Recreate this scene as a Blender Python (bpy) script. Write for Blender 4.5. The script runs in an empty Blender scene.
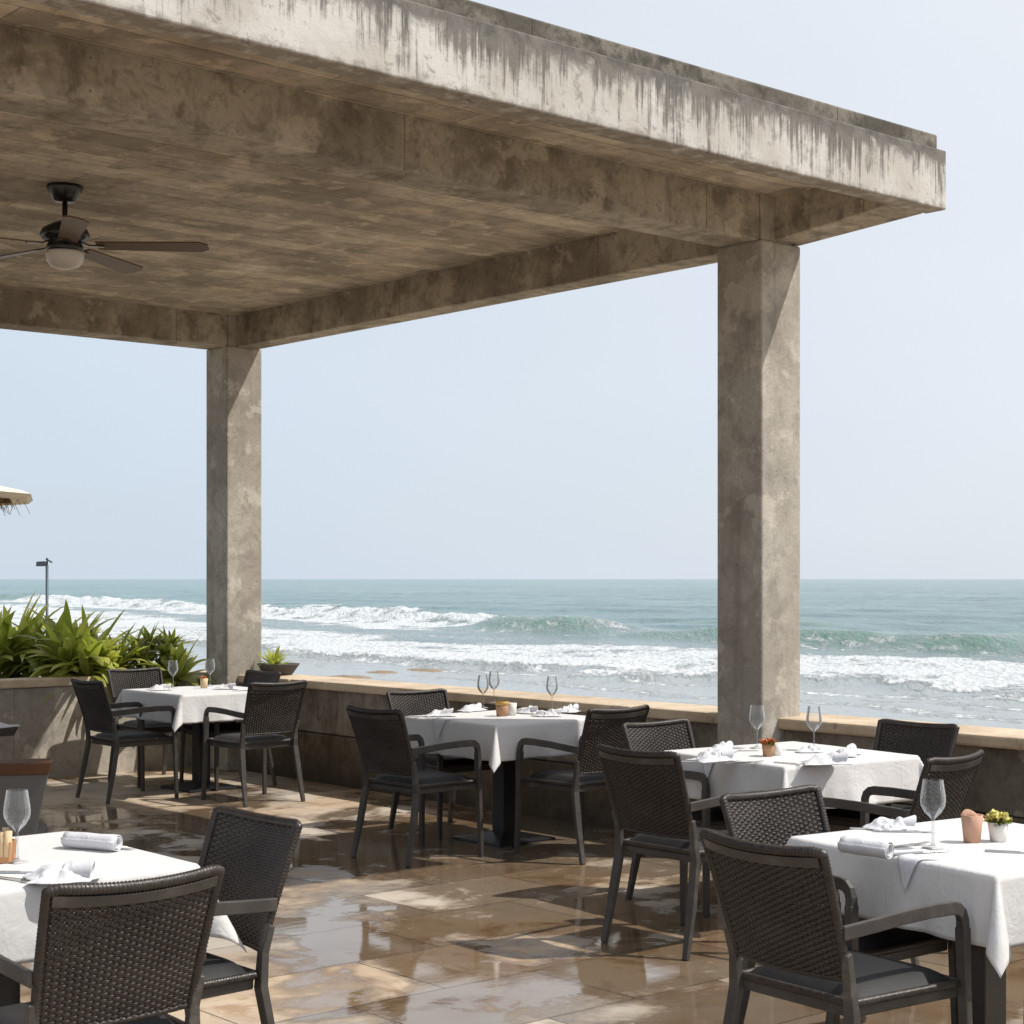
import bpy, math, random
import numpy as np
from mathutils import Vector, Matrix

S = bpy.context.scene
COL = S.collection
R = math.radians
F = 1698.0                      # focal length in pixels of the 1024 px frame
AX = R(40.9)                    # heading of the building's long axis
UA = (math.cos(AX), math.sin(AX))
VA = (-math.sin(AX), math.cos(AX))

# ------------------------------------------------------------------ camera
cam = bpy.data.cameras.new('camera')
camo = bpy.data.objects.new('camera', cam); COL.objects.link(camo)
camo.location = (0, 0, 1.6); camo.rotation_euler = (R(90), 0, 0)
cam.sensor_width = 36; cam.lens = F / 1024 * 36
cam.shift_y = (579 - 512) / 1024
cam.clip_start = 0.05; cam.clip_end = 60000
S.camera = camo

# ------------------------------------------------------------------ light
SUN_EL = R(53); SUN_AZ = R(-5)          # heading of the sun measured from +X
SD = Vector((math.cos(SUN_EL) * math.cos(SUN_AZ), math.cos(SUN_EL) * math.sin(SUN_AZ), math.sin(SUN_EL)))
sl = bpy.data.lights.new('sun', 'SUN'); sl.energy = 4.1; sl.angle = R(0.8); sl.color = (1.0, 0.95, 0.87)
so = bpy.data.objects.new('sun', sl); COL.objects.link(so)
so.rotation_euler = SD.to_track_quat('Z', 'Y').to_euler(); so.location = (20, 0, 30)

W = bpy.data.worlds.new("World"); S.world = W; W.use_nodes = True
wn = W.node_tree.nodes; wl = W.node_tree.links; wn.clear()
wo = wn.new('ShaderNodeOutputWorld'); bg = wn.new('ShaderNodeBackground')
sky = wn.new('ShaderNodeTexSky'); sky.sky_type = 'NISHITA'; sky.sun_disc = False
sky.sun_elevation = SUN_EL; sky.sun_rotation = math.pi / 2 - SUN_AZ
sky.air_density = 1.0; sky.dust_density = 1.2; sky.ozone_density = 1.5
# thin high cloud veil over the sky
tc = wn.new('ShaderNodeTexCoord'); mp = wn.new('ShaderNodeMapping'); mp.inputs['Scale'].default_value = (1.2, 1.2, 4.0)
nz = wn.new('ShaderNodeTexNoise'); nz.inputs['Scale'].default_value = 1.6; nz.inputs['Detail'].default_value = 4
cr = wn.new('ShaderNodeMapRange'); cr.inputs[1].default_value = 0.3; cr.inputs[2].default_value = 0.75
cr.inputs[3].default_value = 0.86; cr.inputs[4].default_value = 0.98
mx = wn.new('ShaderNodeMixRGB'); 
sx = wn.new('ShaderNodeSeparateXYZ'); ad = wn.new('ShaderNodeMath'); ad.operation = 'MULTIPLY_ADD'; ad.inputs[1].default_value = 0.9
gr = wn.new('ShaderNodeMapRange'); gr.inputs[1].default_value = -0.15; gr.inputs[2].default_value = 0.65
vc = wn.new('ShaderNodeMixRGB'); vc.inputs[1].default_value = (5.8, 6.65, 7.65, 1); vc.inputs[2].default_value = (7.9, 8.15, 8.6, 1)
wl.new(tc.outputs['Generated'], sx.inputs[0]); wl.new(sx.outputs[0], ad.inputs[0]); wl.new(sx.outputs[2], ad.inputs[2])
wl.new(ad.outputs[0], gr.inputs[0]); wl.new(gr.outputs[0], vc.inputs[0]); wl.new(vc.outputs[0], mx.inputs[2])
wl.new(tc.outputs['Generated'], mp.inputs[0]); wl.new(mp.outputs[0], nz.inputs['Vector'])
wl.new(nz.outputs['Fac'], cr.inputs[0]); wl.new(cr.outputs[0], mx.inputs[0])
wl.new(sky.outputs[0], mx.inputs[1]); wl.new(mx.outputs[0], bg.inputs[0])
bg.inputs[1].default_value = 0.102
wl.new(bg.outputs[0], wo.inputs[0])

S.view_settings.view_transform = 'Standard'; S.view_settings.look = 'None'
S.view_settings.exposure = 0.15; S.view_settings.gamma = 1.0
S.render.engine = 'CYCLES'
S.cycles.use_denoising = True
S.cycles.max_bounces = 10; S.cycles.diffuse_bounces = 4; S.cycles.glossy_bounces = 5
S.cycles.transmission_bounces = 10; S.cycles.transparent_max_bounces = 8
S.cycles.caustics_refractive = False; S.cycles.caustics_reflective = False
S.cycles.sample_clamp_indirect = 6

# ------------------------------------------------------------------ helpers
def at(px, py, z):
    """point of the picture lying on the horizontal plane z"""
    Z = F * (1.6 - z) / (py - 579.0)
    return Vector(((px - 512) / F * Z, Z, z))

def w2(u, v, z=0.0):
    return Vector((u * UA[0] + v * VA[0], u * UA[1] + v * VA[1], z))

class MB:
    def __init__(s): s.v = []; s.f = []; s.n = 0
    def add(s, V, Fs):
        b = len(s.v); s.v += [tuple(p) for p in V]; s.f += [tuple(b + i for i in f) for f in Fs]
    def box(s, x0, x1, y0, y1, z0, z1):
        V = [(x, y, z) for z in (z0, z1) for y in (y0, y1) for x in (x0, x1)]
        s.add(V, [(0, 2, 3, 1), (4, 5, 7, 6), (0, 1, 5, 4), (2, 6, 7, 3), (0, 4, 6, 2), (1, 3, 7, 5)])
    def prism(s, bot, top):
        n = len(bot)
        s.add(list(bot) + list(top), [tuple(range(n))[::-1], tuple(range(n, 2 * n))] +
              [(i, (i + 1) % n, n + (i + 1) % n, n + i) for i in range(n)])
    def grid(s, P, closed_u=False):
        n, m = len(P), len(P[0]); V = [p for r in P for p in r]; Q = []
        for i in range(n - 1):
            for j in range(m - (0 if closed_u else 1)):
                k = (j + 1) % m
                Q.append((i * m + j, i * m + k, (i + 1) * m + k, (i + 1) * m + j))
        s.add(V, Q)
    def tube(s, pts, sec, up=(0, 0, 1), cap=True):
        """sweep; sec: function(i, t) -> list of (a, b) section coordinates, or a number (round radius)"""
        pts = [Vector(p) for p in pts]; n = len(pts); rings = []; up = Vector(up)
        side0 = None
        for i, p in enumerate(pts):
            d = (pts[min(i + 1, n - 1)] - pts[max(i - 1, 0)]).normalized()
            sd = d.cross(up)
            if sd.length < 1e-3: sd = side0 if side0 is not None else d.cross(Vector((0, 1, 0)))
            sd.normalize()
            if side0 is not None and sd.dot(side0) < 0: sd = -sd
            side0 = sd; nn = sd.cross(d).normalized()
            t = i / max(1, n - 1)
            if callable(sec): q = sec(i, t)
            else: q = [(sec * math.cos(a), sec * math.sin(a)) for a in [k * math.tau / 8 for k in range(8)]]
            rings.append([p + sd * a + nn * b for a, b in q])
        m = len(rings[0]); b = len(s.v)
        for r in rings: s.v += [tuple(p) for p in r]
        for i in range(n - 1):
            for j in range(m):
                k = (j + 1) % m
                s.f.append((b + i * m + j, b + i * m + k, b + (i + 1) * m + k, b + (i + 1) * m + j))
        if cap:
            s.f.append(tuple(b + j for j in range(m))[::-1]); s.f.append(tuple(b + (n - 1) * m + j for j in range(m)))
    def lathe(s, prof, seg=24, c=(0, 0, 0), cap=False):
        P = [[(c[0] + r * math.cos(a), c[1] + r * math.sin(a), c[2] + z) for a in [k * math.tau / seg for k in range(seg)]] for r, z in prof]
        s.grid(P, True)
        if cap:
            b = len(s.v) - len(prof) * seg
            s.f.append(tuple(b + j for j in range(seg))[::-1]); e = b + (len(prof) - 1) * seg
            s.f.append(tuple(e + j for j in range(seg)))
    def build(s, name, m, parent=None, smooth=False, bevel=0.0, seg=2, solid=0.0, off=(0, 0, 0), auto=None):
        me = bpy.data.meshes.new(name)
        V = [(x - off[0], y - off[1], z - off[2]) for x, y, z in s.v]
        me.from_pydata(V, [], s.f); me.update()
        if smooth: me.polygons.foreach_set('use_smooth', [True] * len(me.polygons))
        me.materials.append(m)
        o = bpy.data.objects.new(name, me); COL.objects.link(o)
        if parent is not None: o.parent = parent
        if solid:
            q = o.modifiers.new('thick', 'SOLIDIFY'); q.thickness = solid; q.offset = 0
        if bevel:
            q = o.modifiers.new('bevel', 'BEVEL'); q.width = bevel; q.segments = seg; q.limit_method = 'ANGLE'; q.angle_limit = R(35)
        if auto:
            q = o.modifiers.new('sub', 'SUBSURF'); q.levels = auto; q.render_levels = auto
        return o

def tag(o, label=None, cat=None, group=None, kind=None):
    if label: o['label'] = label
    if cat: o['category'] = cat
    if group: o['group'] = group
    if kind: o['kind'] = kind
    return o

def empty(name, loc=(0, 0, 0), rz=0.0):
    o = bpy.data.objects.new(name, None); COL.objects.link(o)
    o.location = loc; o.rotation_euler = (0, 0, rz); o.empty_display_size = 0.1
    return o

def copy_tree(o, parent=None):
    c = o.copy(); COL.objects.link(c)
    if parent is not None: c.parent = parent
    for ch in list(o.children): copy_tree(ch, c)
    return c

def sm(x, a, b):
    t = np.clip((x - a) / (b - a), 0, 1); return t * t * (3 - 2 * t)

_rs = np.random.RandomState(7); PERM = np.tile(_rs.permutation(256), 2); GA = _rs.rand(256) * math.tau
def pn(x, y, seed=0):
    x = np.asarray(x, float) + seed * 37.13; y = np.asarray(y, float) + seed * 11.7
    xi = np.floor(x).astype(int); yi = np.floor(y).astype(int); xf = x - xi; yf = y - yi
    def g(ix, iy, dx, dy):
        a = GA[PERM[(PERM[ix & 255] + iy) & 255]]; return np.cos(a) * dx + np.sin(a) * dy
    u = xf * xf * xf * (xf * (xf * 6 - 15) + 10); w = yf * yf * yf * (yf * (yf * 6 - 15) + 10)
    a = g(xi, yi, xf, yf) * (1 - u) + g(xi + 1, yi, xf - 1, yf) * u
    b = g(xi, yi + 1, xf, yf - 1) * (1 - u) + g(xi + 1, yi + 1, xf - 1, yf - 1) * u
    return (a * (1 - w) + b * w) * 1.5
def fbm(x, y, o=4, seed=0):
    r = 0; a = 1; n = 0
    for k in range(o): r = r + a * pn(x * 2 ** k, y * 2 ** k, seed + k); n += a; a *= 0.5
    return r / n

# ------------------------------------------------------------------ materials
class NT:
    def __init__(s, name):
        s.m = bpy.data.materials.new(name); s.m.use_nodes = True
        s.n = s.m.node_tree.nodes; s.l = s.m.node_tree.links
        s.p = s.n['Principled BSDF']; s.tc = s.n.new('ShaderNodeTexCoord')
    def put(s, sock, v):
        if v is None: return
        if isinstance(v, (int, float)):
            sock.default_value = v
        elif isinstance(v, (tuple, list)):
            sock.default_value = (*v, 1) if len(v) == 3 and sock.type == 'RGBA' else v
        else: s.l.new(v, sock)
    def map(s, scale=(1, 1, 1), rot=(0, 0, 0), loc=(0, 0, 0), src=None):
        q = s.n.new('ShaderNodeMapping'); s.l.new(src or s.tc.outputs['Object'], q.inputs[0])
        q.inputs['Scale'].default_value = scale; q.inputs['Rotation'].default_value = rot; q.inputs['Location'].default_value = loc
        return q.outputs[0]
    def noise(s, vec, scale=1, detail=4, rough=0.55, dist=0.0):
        q = s.n.new('ShaderNodeTexNoise'); s.l.new(vec, q.inputs['Vector'])
        q.inputs['Scale'].default_value = scale; q.inputs['Detail'].default_value = detail
        q.inputs['Roughness'].default_value = rough; q.inputs['Distortion'].default_value = dist
        return q.outputs['Fac']
    def ramp(s, x, a, b, lo=0.0, hi=1.0, smooth=True):
        q = s.n.new('ShaderNodeMapRange'); q.interpolation_type = 'SMOOTHSTEP' if smooth else 'LINEAR'
        s.put(q.inputs[0], x); q.inputs[1].default_value = a; q.inputs[2].default_value = b
        q.inputs[3].default_value = lo; q.inputs[4].default_value = hi
        return q.outputs[0]
    def mix(s, f, a, b, mode='MIX'):
        q = s.n.new('ShaderNodeMixRGB'); q.blend_type = mode
        s.put(q.inputs[0], f); s.put(q.inputs[1], a); s.put(q.inputs[2], b); return q.outputs[0]
    def math(s, op, a, b=0.0, c=None):
        q = s.n.new('ShaderNodeMath'); q.operation = op
        s.put(q.inputs[0], a); s.put(q.inputs[1], b)
        if c is not None: s.put(q.inputs[2], c)
        return q.outputs[0]
    def sep(s, vec=None):
        q = s.n.new('ShaderNodeSeparateXYZ'); s.l.new(vec or s.tc.outputs['Object'], q.inputs[0]); return q.outputs
    def bump(s, h, st=0.3, dist=0.01, nrm=None):
        q = s.n.new('ShaderNodeBump'); s.l.new(h, q.inputs['Height']); q.inputs['Strength'].default_value = st
        q.inputs['Distance'].default_value = dist
        if nrm is not None: s.l.new(nrm, q.inputs['Normal'])
        return q.outputs[0]
    def out(s, col=None, rough=None, nrm=None, **kw):
        s.put(s.p.inputs['Base Color'], col); s.put(s.p.inputs['Roughness'], rough)
        if nrm is not None: s.l.new(nrm, s.p.inputs['Normal'])
        for k, v in kw.items(): s.put(s.p.inputs[k.replace('_', ' ')], v)
        return s.m

def simple(name, col, rough=0.5, var=0.15, scale=30, bump=0.0, metal=0.0, **kw):
    t = NT(name); v = t.map(); f = t.noise(v, scale, 4)
    c = t.mix(f, tuple(x * (1 - var) for x in col), tuple(min(1, x * (1 + var)) for x in col))
    n = t.bump(f, bump, 0.004) if bump else None
    return t.out(c, rough, n, Metallic=metal, **kw)

def concrete(name, light, dark, stain, stain_amt=0.5, planks=False, streak=0.3, zlow=None, fine=1.0):
    t = NT(name); o = t.map()
    big = t.noise(o, 1.3, 6, 0.62); mid = t.noise(t.map(loc=(3, 7, 1)), 5.5, 6, 0.65, 0.4); fin = t.noise(o, 55, 5, 0.7)
    c = t.mix(t.ramp(big, 0.40, 0.60), dark, light)
    c = t.mix(t.ramp(mid, 0.45, 0.68, 0, stain_amt), c, stain)
    m3 = t.noise(t.map(loc=(11, 5, 8)), 19, 6, 0.7, 0.5); c = t.mix(t.ramp(m3, 0.50, 0.66, 0, stain_amt * .6), c, stain)
    patch = t.noise(t.map(loc=(9, 2, 5)), 4.2, 6, 0.66, 0.2)
    c = t.mix(t.ramp(patch, 0.54, 0.62, 0, 0.5), c, tuple(min(1, x * 1.35) for x in light))
    st = t.noise(t.map((9, 9, 0.7)), 1.0, 5, 0.6)
    c = t.mix(t.ramp(st, 0.52, 0.72, 0, streak), c, stain)
    c = t.mix(0.5 * fine, c, t.mix(fin, (0.15, 0.14, 0.12), (0.75, 0.72, 0.68)), 'OVERLAY')
    h = t.math('ADD', t.math('MULTIPLY', mid, 0.6), t.math('MULTIPLY', fin, 0.3))
    vo = t.n.new('ShaderNodeTexVoronoi'); vo.inputs['Scale'].default_value = 13; t.l.new(o, vo.inputs['Vector'])
    pit = t.ramp(vo.outputs['Distance'], 0.02, 0.07, 0, 1)          # blow holes
    pm = t.ramp(t.noise(t.map(loc=(4, 4, 4)), 3.0, 2), 0.52, 0.6, 1, 0)
    pit = t.math('MAXIMUM', pit, pm)
    c = t.mix(t.math('SUBTRACT', 1.0, pit), c, (0.05, 0.045, 0.035))
    h = t.math('ADD', h, t.math('MULTIPLY', pit, 0.8))
    else_j = not planks
    if else_j:                                              # pour joints between shutter panels
        xx, yy, zz = t.sep()
        for ax, per, of in ((xx, 1.05, 0.47), (yy, 1.05, 0.61)):
            d_ = t.math('PINGPONG', t.math('ADD', ax, of), per)
            wob = t.math('MULTIPLY', t.math('SUBTRACT', fin, 0.5), 0.006)
            j_ = t.ramp(t.math('ADD', d_, wob), 0.0, 0.006, 1, 0)
            c = t.mix(t.math('MULTIPLY', j_, t.ramp(big, 0.35, 0.6, 0.15, 0.6)), c, (0.07, 0.058, 0.045))
            h = t.math('ADD', h, t.math('MULTIPLY', j_, -0.5))
    if planks:
        br = t.n.new('ShaderNodeTexBrick'); t.l.new(t.map(rot=(0, 0, 0)), br.inputs['Vector'])
        br.inputs['Scale'].default_value = 1; br.inputs['Brick Width'].default_value = 2.3; br.inputs['Row Height'].default_value = 0.21
        br.inputs['Mortar Size'].default_value = 0.004; br.inputs['Mortar Smooth'].default_value = 0.3
        br.inputs['Color1'].default_value = (0.36, 0.36, 0.36, 1); br.inputs['Color2'].default_value = (0.66, 0.65, 0.64, 1)
        br.inputs['Mortar'].default_value = (0.18, 0.18, 0.18, 1); br.offset = 0.37
        c = t.mix(0.85, c, br.outputs['Color'], 'OVERLAY')
        gr = t.noise(t.map((1.2, 34, 1)), 1.0, 4, 0.6)
        c = t.mix(t.ramp(gr, 0.5, 0.75, 0, 0.4), c, stain)
        h = t.math('ADD', h, t.math('MULTIPLY', gr, 0.35))
        h = t.math('ADD', h, t.math('MULTIPLY', br.outputs['Fac'], -0.8))
    if zlow:
        z = t.sep()[2]
        c = t.mix(t.ramp(t.math('ADD', z, t.math('MULTIPLY', mid, 0.2)), zlow[0], zlow[1], zlow[2], 0), c, stain)
    return t.out(c, 0.85, t.bump(h, 0.6, 0.015))

M = {}
M['column'] = concrete('column concrete', (0.46, 0.435, 0.39), (0.345, 0.32, 0.28), (0.20, 0.178, 0.15), 0.5, streak=0.45)
M['beam'] = concrete('beam concrete', (0.47, 0.43, 0.37), (0.285, 0.255, 0.21), (0.115, 0.096, 0.074), 0.65, streak=0.2)
M['ceiling'] = concrete('board marked ceiling', (0.62, 0.565, 0.485), (0.40, 0.355, 0.295), (0.22, 0.185, 0.145), 0.5, planks=True, streak=0.0)
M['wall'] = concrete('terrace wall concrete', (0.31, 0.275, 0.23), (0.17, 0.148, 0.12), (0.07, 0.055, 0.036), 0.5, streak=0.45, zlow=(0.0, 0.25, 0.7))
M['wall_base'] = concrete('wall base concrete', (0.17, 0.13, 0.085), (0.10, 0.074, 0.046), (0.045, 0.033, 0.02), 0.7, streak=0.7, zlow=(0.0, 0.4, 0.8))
M['planter_wall'] = concrete('planter wall concrete', (0.47, 0.435, 0.38), (0.33, 0.305, 0.265), (0.12, 0.10, 0.075), 0.35, streak=0.3)

def fascia_mat(z0, z1):
    t = NT('weathered white fascia'); o = t.map(); x, y, z = t.sep()
    big = t.noise(o, 2.2, 6, 0.6); fin = t.noise(o, 60, 5, 0.7)
    c = t.mix(t.ramp(big, 0.35, 0.65), (0.46, 0.43, 0.39), (0.60, 0.58, 0.545))
    g = t.ramp(z, z0, z1, 0, 1, False)
    n1 = t.noise(t.map((15, 15, 1.9)), 1.0, 6, 0.72, 0.5)
    n2 = t.noise(t.map((50, 50, 2.4), loc=(5, 0, 0)), 1.0, 4, 0.65, 0.2)
    zone = t.noise(t.map((1.1, 1.1, 0.6), loc=(1.3, 0, 0)), 1.0, 4, 0.6)
    blot = t.noise(t.map(loc=(2, 8, 3)), 6.5, 7, 0.72, 0.5)
    dr = t.math('ADD', t.math('ADD', t.math('MULTIPLY', n1, 0.32), t.math('MULTIPLY', n2, 0.43)), t.math('MULTIPLY', g, 0.19))
    dr = t.math('ADD', t.math('ADD', dr, t.math('MULTIPLY', zone, 0.50)), t.math('MULTIPLY', blot, 0.35))
    f = t.ramp(dr, 0.855, 0.99)
    f = t.math('MAXIMUM', f, t.ramp(t.math('ADD', g, t.math('MULTIPLY', blot, 0.9)), 1.08, 1.34))
    c = t.mix(t.math('MULTIPLY', f, 0.88), c, t.mix(t.ramp(blot, 0.4, 0.6), (0.045, 0.040, 0.035), (0.135, 0.122, 0.108)))
    c = t.mix(t.ramp(t.noise(t.map(loc=(7, 7, 3)), 14, 6, 0.7, 0.6), 0.575, 0.66, 0, 0.6), c, (0.20, 0.175, 0.15))
    edge = t.noise(o, 11, 5, 0.65)
    c = t.mix(t.ramp(t.math('ADD', g, t.math('MULTIPLY', edge, 0.5)), 0.22, 0.36, 0.6, 0), c, (0.12, 0.095, 0.065))
    crack = t.noise(t.map((1, 1, 1)), 18, 8, 0.8)
    h = t.math('ADD', t.math('MULTIPLY', fin, 0.4), t.math('MULTIPLY', crack, 0.6))
    return t.out(c, 0.9, t.bump(h, 0.5, 0.01))

def stone_cap(name, light, dark):
    t = NT(name); o = t.map()
    a = t.noise(o, 3, 6, 0.65); b = t.noise(o, 40, 5, 0.7)
    c = t.mix(t.ramp(a, 0.35, 0.65), dark, light); c = t.mix(0.3, c, t.mix(b, (0.2, 0.2, 0.2), (0.75, 0.75, 0.75)), 'OVERLAY')
    c = t.mix(t.ramp(t.noise(t.map(loc=(6, 1, 0)), 9, 6, 0.7), 0.58, 0.68, 0, 0.6), c, tuple(x * 0.4 for x in dark))
    return t.out(c, 0.75, t.bump(t.math('ADD', a, b), 0.3, 0.006))
M['cap'] = stone_cap('sandstone coping', (0.60, 0.485, 0.35), (0.45, 0.345, 0.235))
M['cap_wood'] = stone_cap('brown coping', (0.25, 0.18, 0.115), (0.16, 0.108, 0.065))
M['mossy'] = concrete('mossy coping', (0.20, 0.182, 0.155), (0.085, 0.076, 0.062), (0.03, 0.027, 0.022), 0.9, streak=0.2)

def floor_mat():
    t = NT('wet stone tiles'); o = t.map(); x, y, z = t.sep()
    br = t.n.new('ShaderNodeTexBrick'); t.l.new(t.map(loc=(0.35, 0.21, 0)), br.inputs['Vector'])
    br.inputs['Scale'].default_value = 1; br.inputs['Brick Width'].default_value = 0.90; br.inputs['Row Height'].default_value = 0.60
    br.inputs['Mortar Size'].default_value = 0.0048; br.inputs['Mortar Smooth'].default_value = 0.2; br.offset = 0.5; br.squash = 1
    br.inputs['Color1'].default_value = (0.34, 0.34, 0.34, 1); br.inputs['Color2'].default_value = (0.66, 0.65, 0.63, 1)
    br.inputs['Mortar'].default_value = (0.5, 0.5, 0.5, 1)
    a = t.noise(o, 1.1, 6, 0.6, 0.5); b = t.noise(t.map(loc=(4, 4, 0)), 3.6, 7, 0.68, 0.7); f = t.noise(o, 70, 4, 0.7)
    c = t.mix(t.ramp(a, 0.34, 0.66), (0.385, 0.285, 0.195), (0.475, 0.39, 0.295))
    c = t.mix(t.ramp(b, 0.50, 0.62, 0, 0.7), c, (0.27, 0.165, 0.085))
    c = t.mix(t.ramp(t.noise(t.map(loc=(1, 9, 0)), 0.8, 4), 0.42, 0.60, 0, 0.8), c, (0.45, 0.41, 0.36))
    c = t.mix(0.6, c, br.outputs['Color'], 'OVERLAY')
    c = t.mix(0.2, c, t.mix(f, (0.2, 0.2, 0.2), (0.8, 0.8, 0.8)), 'OVERLAY')
    c = t.mix(t.math('MULTIPLY', br.outputs['Fac'], 0.85), c, (0.10, 0.075, 0.052))
    # water lying on the tiles: pools in the low places, more of it in the open middle of the terrace
    vsum = t.math('ADD', t.math('MULTIPLY', x, 0.655), t.math('MULTIPLY', y, 0.756))      # distance along the view
    w1 = t.noise(t.map((0.55, 0.55, 1), loc=(2.2, 5.1, 0)), 1.0, 5, 0.6, 0.6)
    w2_ = t.noise(t.map(loc=(7, 3, 0)), 2.4, 5, 0.62, 0.4)
    w = t.math('ADD', t.math('MULTIPLY', w1, 0.62), t.math('MULTIPLY', w2_, 0.38))
    tile = t.n.new('ShaderNodeSeparateColor'); t.l.new(br.outputs['Color'], tile.inputs[0])
    w = t.math('ADD', w, t.math('MULTIPLY', t.math('SUBTRACT', tile.outputs[0], 0.5), -0.10))
    band = t.math('MULTIPLY', t.ramp(vsum, 5.2, 6.8), t.ramp(vsum, 10.4, 12.2, 1, 0))
    w = t.math('ADD', w, t.math('MULTIPLY', t.math('SUBTRACT', band, 0.5), 0.07))
    wet = t.ramp(w, 0.49, 0.53)
    damp = t.ramp(w, 0.43, 0.515)
    c = t.mix(t.math('MULTIPLY', damp, 0.85), c, t.mix(1.0, c, (0.37, 0.305, 0.24), 'MULTIPLY'))
    rg = t.math('ADD', t.ramp(damp, 0, 1, 0.52, 0.26), t.math('MULTIPLY', f, 0.08))
    q = t.n.new('ShaderNodeMix'); q.data_type = 'FLOAT'
    t.put(q.inputs[0], wet); t.put(q.inputs[2], rg); SPEC = t.ramp(wet, 0, 1, 0.5, 1.0); t.put(q.inputs[3], 0.02)
    hs = t.math('ADD', t.math('MULTIPLY', b, 0.7), t.math('MULTIPLY', f, 0.3))
    hs = t.math('ADD', hs, t.math('MULTIPLY', br.outputs['Fac'], -1.0))
    hs = t.math('MULTIPLY', hs, t.math('SUBTRACT', 1.0, t.math('MULTIPLY', wet, 0.86)))
    rip = t.noise(t.map((1.6, 5, 1), loc=(0, 0, 2)), 3.0, 2, 0.5)
    n1 = t.bump(hs, 0.30, 0.006)
    n2 = t.bump(t.math('MULTIPLY', rip, wet), 0.10, 0.003, n1)
    return t.out(c, q.outputs[0], n2, IOR=1.5, Specular_IOR_Level=SPEC)
M['floor'] = floor_mat()

def wicker_mat():
    t = NT('dark wicker'); oi = t.n.new('ShaderNodeObjectInfo'); f = t.noise(t.map(), 70, 4); g = t.noise(t.map(), 7, 3)
    c = t.mix(t.ramp(f, 0.35, 0.7), (0.013, 0.0088, 0.0066), (0.034, 0.024, 0.0185))
    c = t.mix(t.ramp(t.math('ADD', g, t.math('MULTIPLY', oi.outputs['Random'], 0.25)), 0.5, 0.9, 0, 0.45), c, (0.066, 0.055, 0.047))
    return t.out(c, t.ramp(f, 0.3, 0.7, 0.33, 0.55), t.bump(f, 0.3, 0.002))
M['wicker'] = wicker_mat()
M['wicker_grey'] = simple('faded wicker', (0.055, 0.050, 0.046), 0.42, 0.4, 60)
def frame_mat():
    t = NT('powder coated frame'); f = t.noise(t.map(), 9, 6, 0.7); g = t.noise(t.map(), 120, 3)
    c = t.mix(t.ramp(f, 0.35, 0.7), (0.042, 0.037, 0.033), (0.070, 0.063, 0.056))
    c = t.mix(t.ramp(f, 0.60, 0.72, 0, 0.5), c, (0.16, 0.145, 0.125))          # salt dust
    return t.out(c, t.ramp(g, 0.3, 0.7, 0.38, 0.6), t.bump(g, 0.1, 0.001))
M['frame'] = frame_mat()
M['cushion'] = simple('dark leatherette', (0.017, 0.017, 0.018), 0.6, 0.25, 18, 0.3, Specular_IOR_Level=0.3)
M['iron'] = simple('black iron', (0.014, 0.014, 0.016), 0.35, 0.25, 30, 0.1)
M['darkwood'] = simple('dark table board', (0.05, 0.042, 0.036), 0.5, 0.3, 25)
M['fanblack'] = simple('fan black metal', (0.012, 0.011, 0.010), 0.28, 0.3, 20)
M['steel'] = simple('cutlery steel', (0.55, 0.54, 0.52), 0.18, 0.05, 20, metal=1.0)
M['grey_cloth'] = simple('grey upholstery', (0.105, 0.103, 0.102), 0.85, 0.12, 90, 0.3)
M['white_pot'] = simple('white ceramic', (0.72, 0.70, 0.66), 0.35, 0.04, 30)
M['dark_pot'] = simple('dark stone bowl', (0.07, 0.065, 0.06), 0.8, 0.3, 20, 0.3)
M['kraft'] = simple('kraft paper', (0.42, 0.24, 0.13), 0.8, 0.12, 50, 0.2)
M['pinkpaper'] = simple('pink terracotta cup', (0.50, 0.29, 0.20), 0.75, 0.12, 40, 0.2)
M['stick'] = simple('pale sticks', (0.62, 0.46, 0.28), 0.7, 0.2, 30)
M['orange'] = simple('orange petals', (0.55, 0.17, 0.05), 0.6, 0.4, 60)
M['yellow'] = simple('pale yellow petals', (0.68, 0.62, 0.22), 0.6, 0.3, 80)
M['soil'] = simple('soil', (0.05, 0.035, 0.022), 0.95, 0.4, 20, 0.5)
M['sand'] = simple('wet beach sand', (0.30, 0.25, 0.19), 0.5, 0.2, 0.3, 0.2)
M['bark'] = simple('brown stalks', (0.10, 0.065, 0.035), 0.9, 0.3, 30, 0.4)
M['canvas'] = simple('parasol canvas', (0.55, 0.50, 0.42), 0.85, 0.1, 12, 0.2)
M['thatch'] = simple('straw fringe', (0.20, 0.135, 0.05), 0.9, 0.4, 30)
M['lamp_metal'] = simple('blue grey lamp metal', (0.045, 0.06, 0.075), 0.5, 0.2, 10)
M['reef'] = simple('brown reef rock', (0.23, 0.165, 0.10), 0.7, 0.4, 3, 0.5)

def wood(name, a, b, rough=0.4):
    t = NT(name); f = t.noise(t.map((3, 40, 40)), 1.0, 5, 0.6)
    return t.out(t.mix(f, a, b), rough, t.bump(f, 0.15, 0.002))
M['blade'] = wood('fan blade wood', (0.09, 0.048, 0.024), (0.13, 0.075, 0.04))
M['redwood'] = wood('red brown wood', (0.06, 0.024, 0.010), (0.10, 0.042, 0.018), 0.35)

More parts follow.
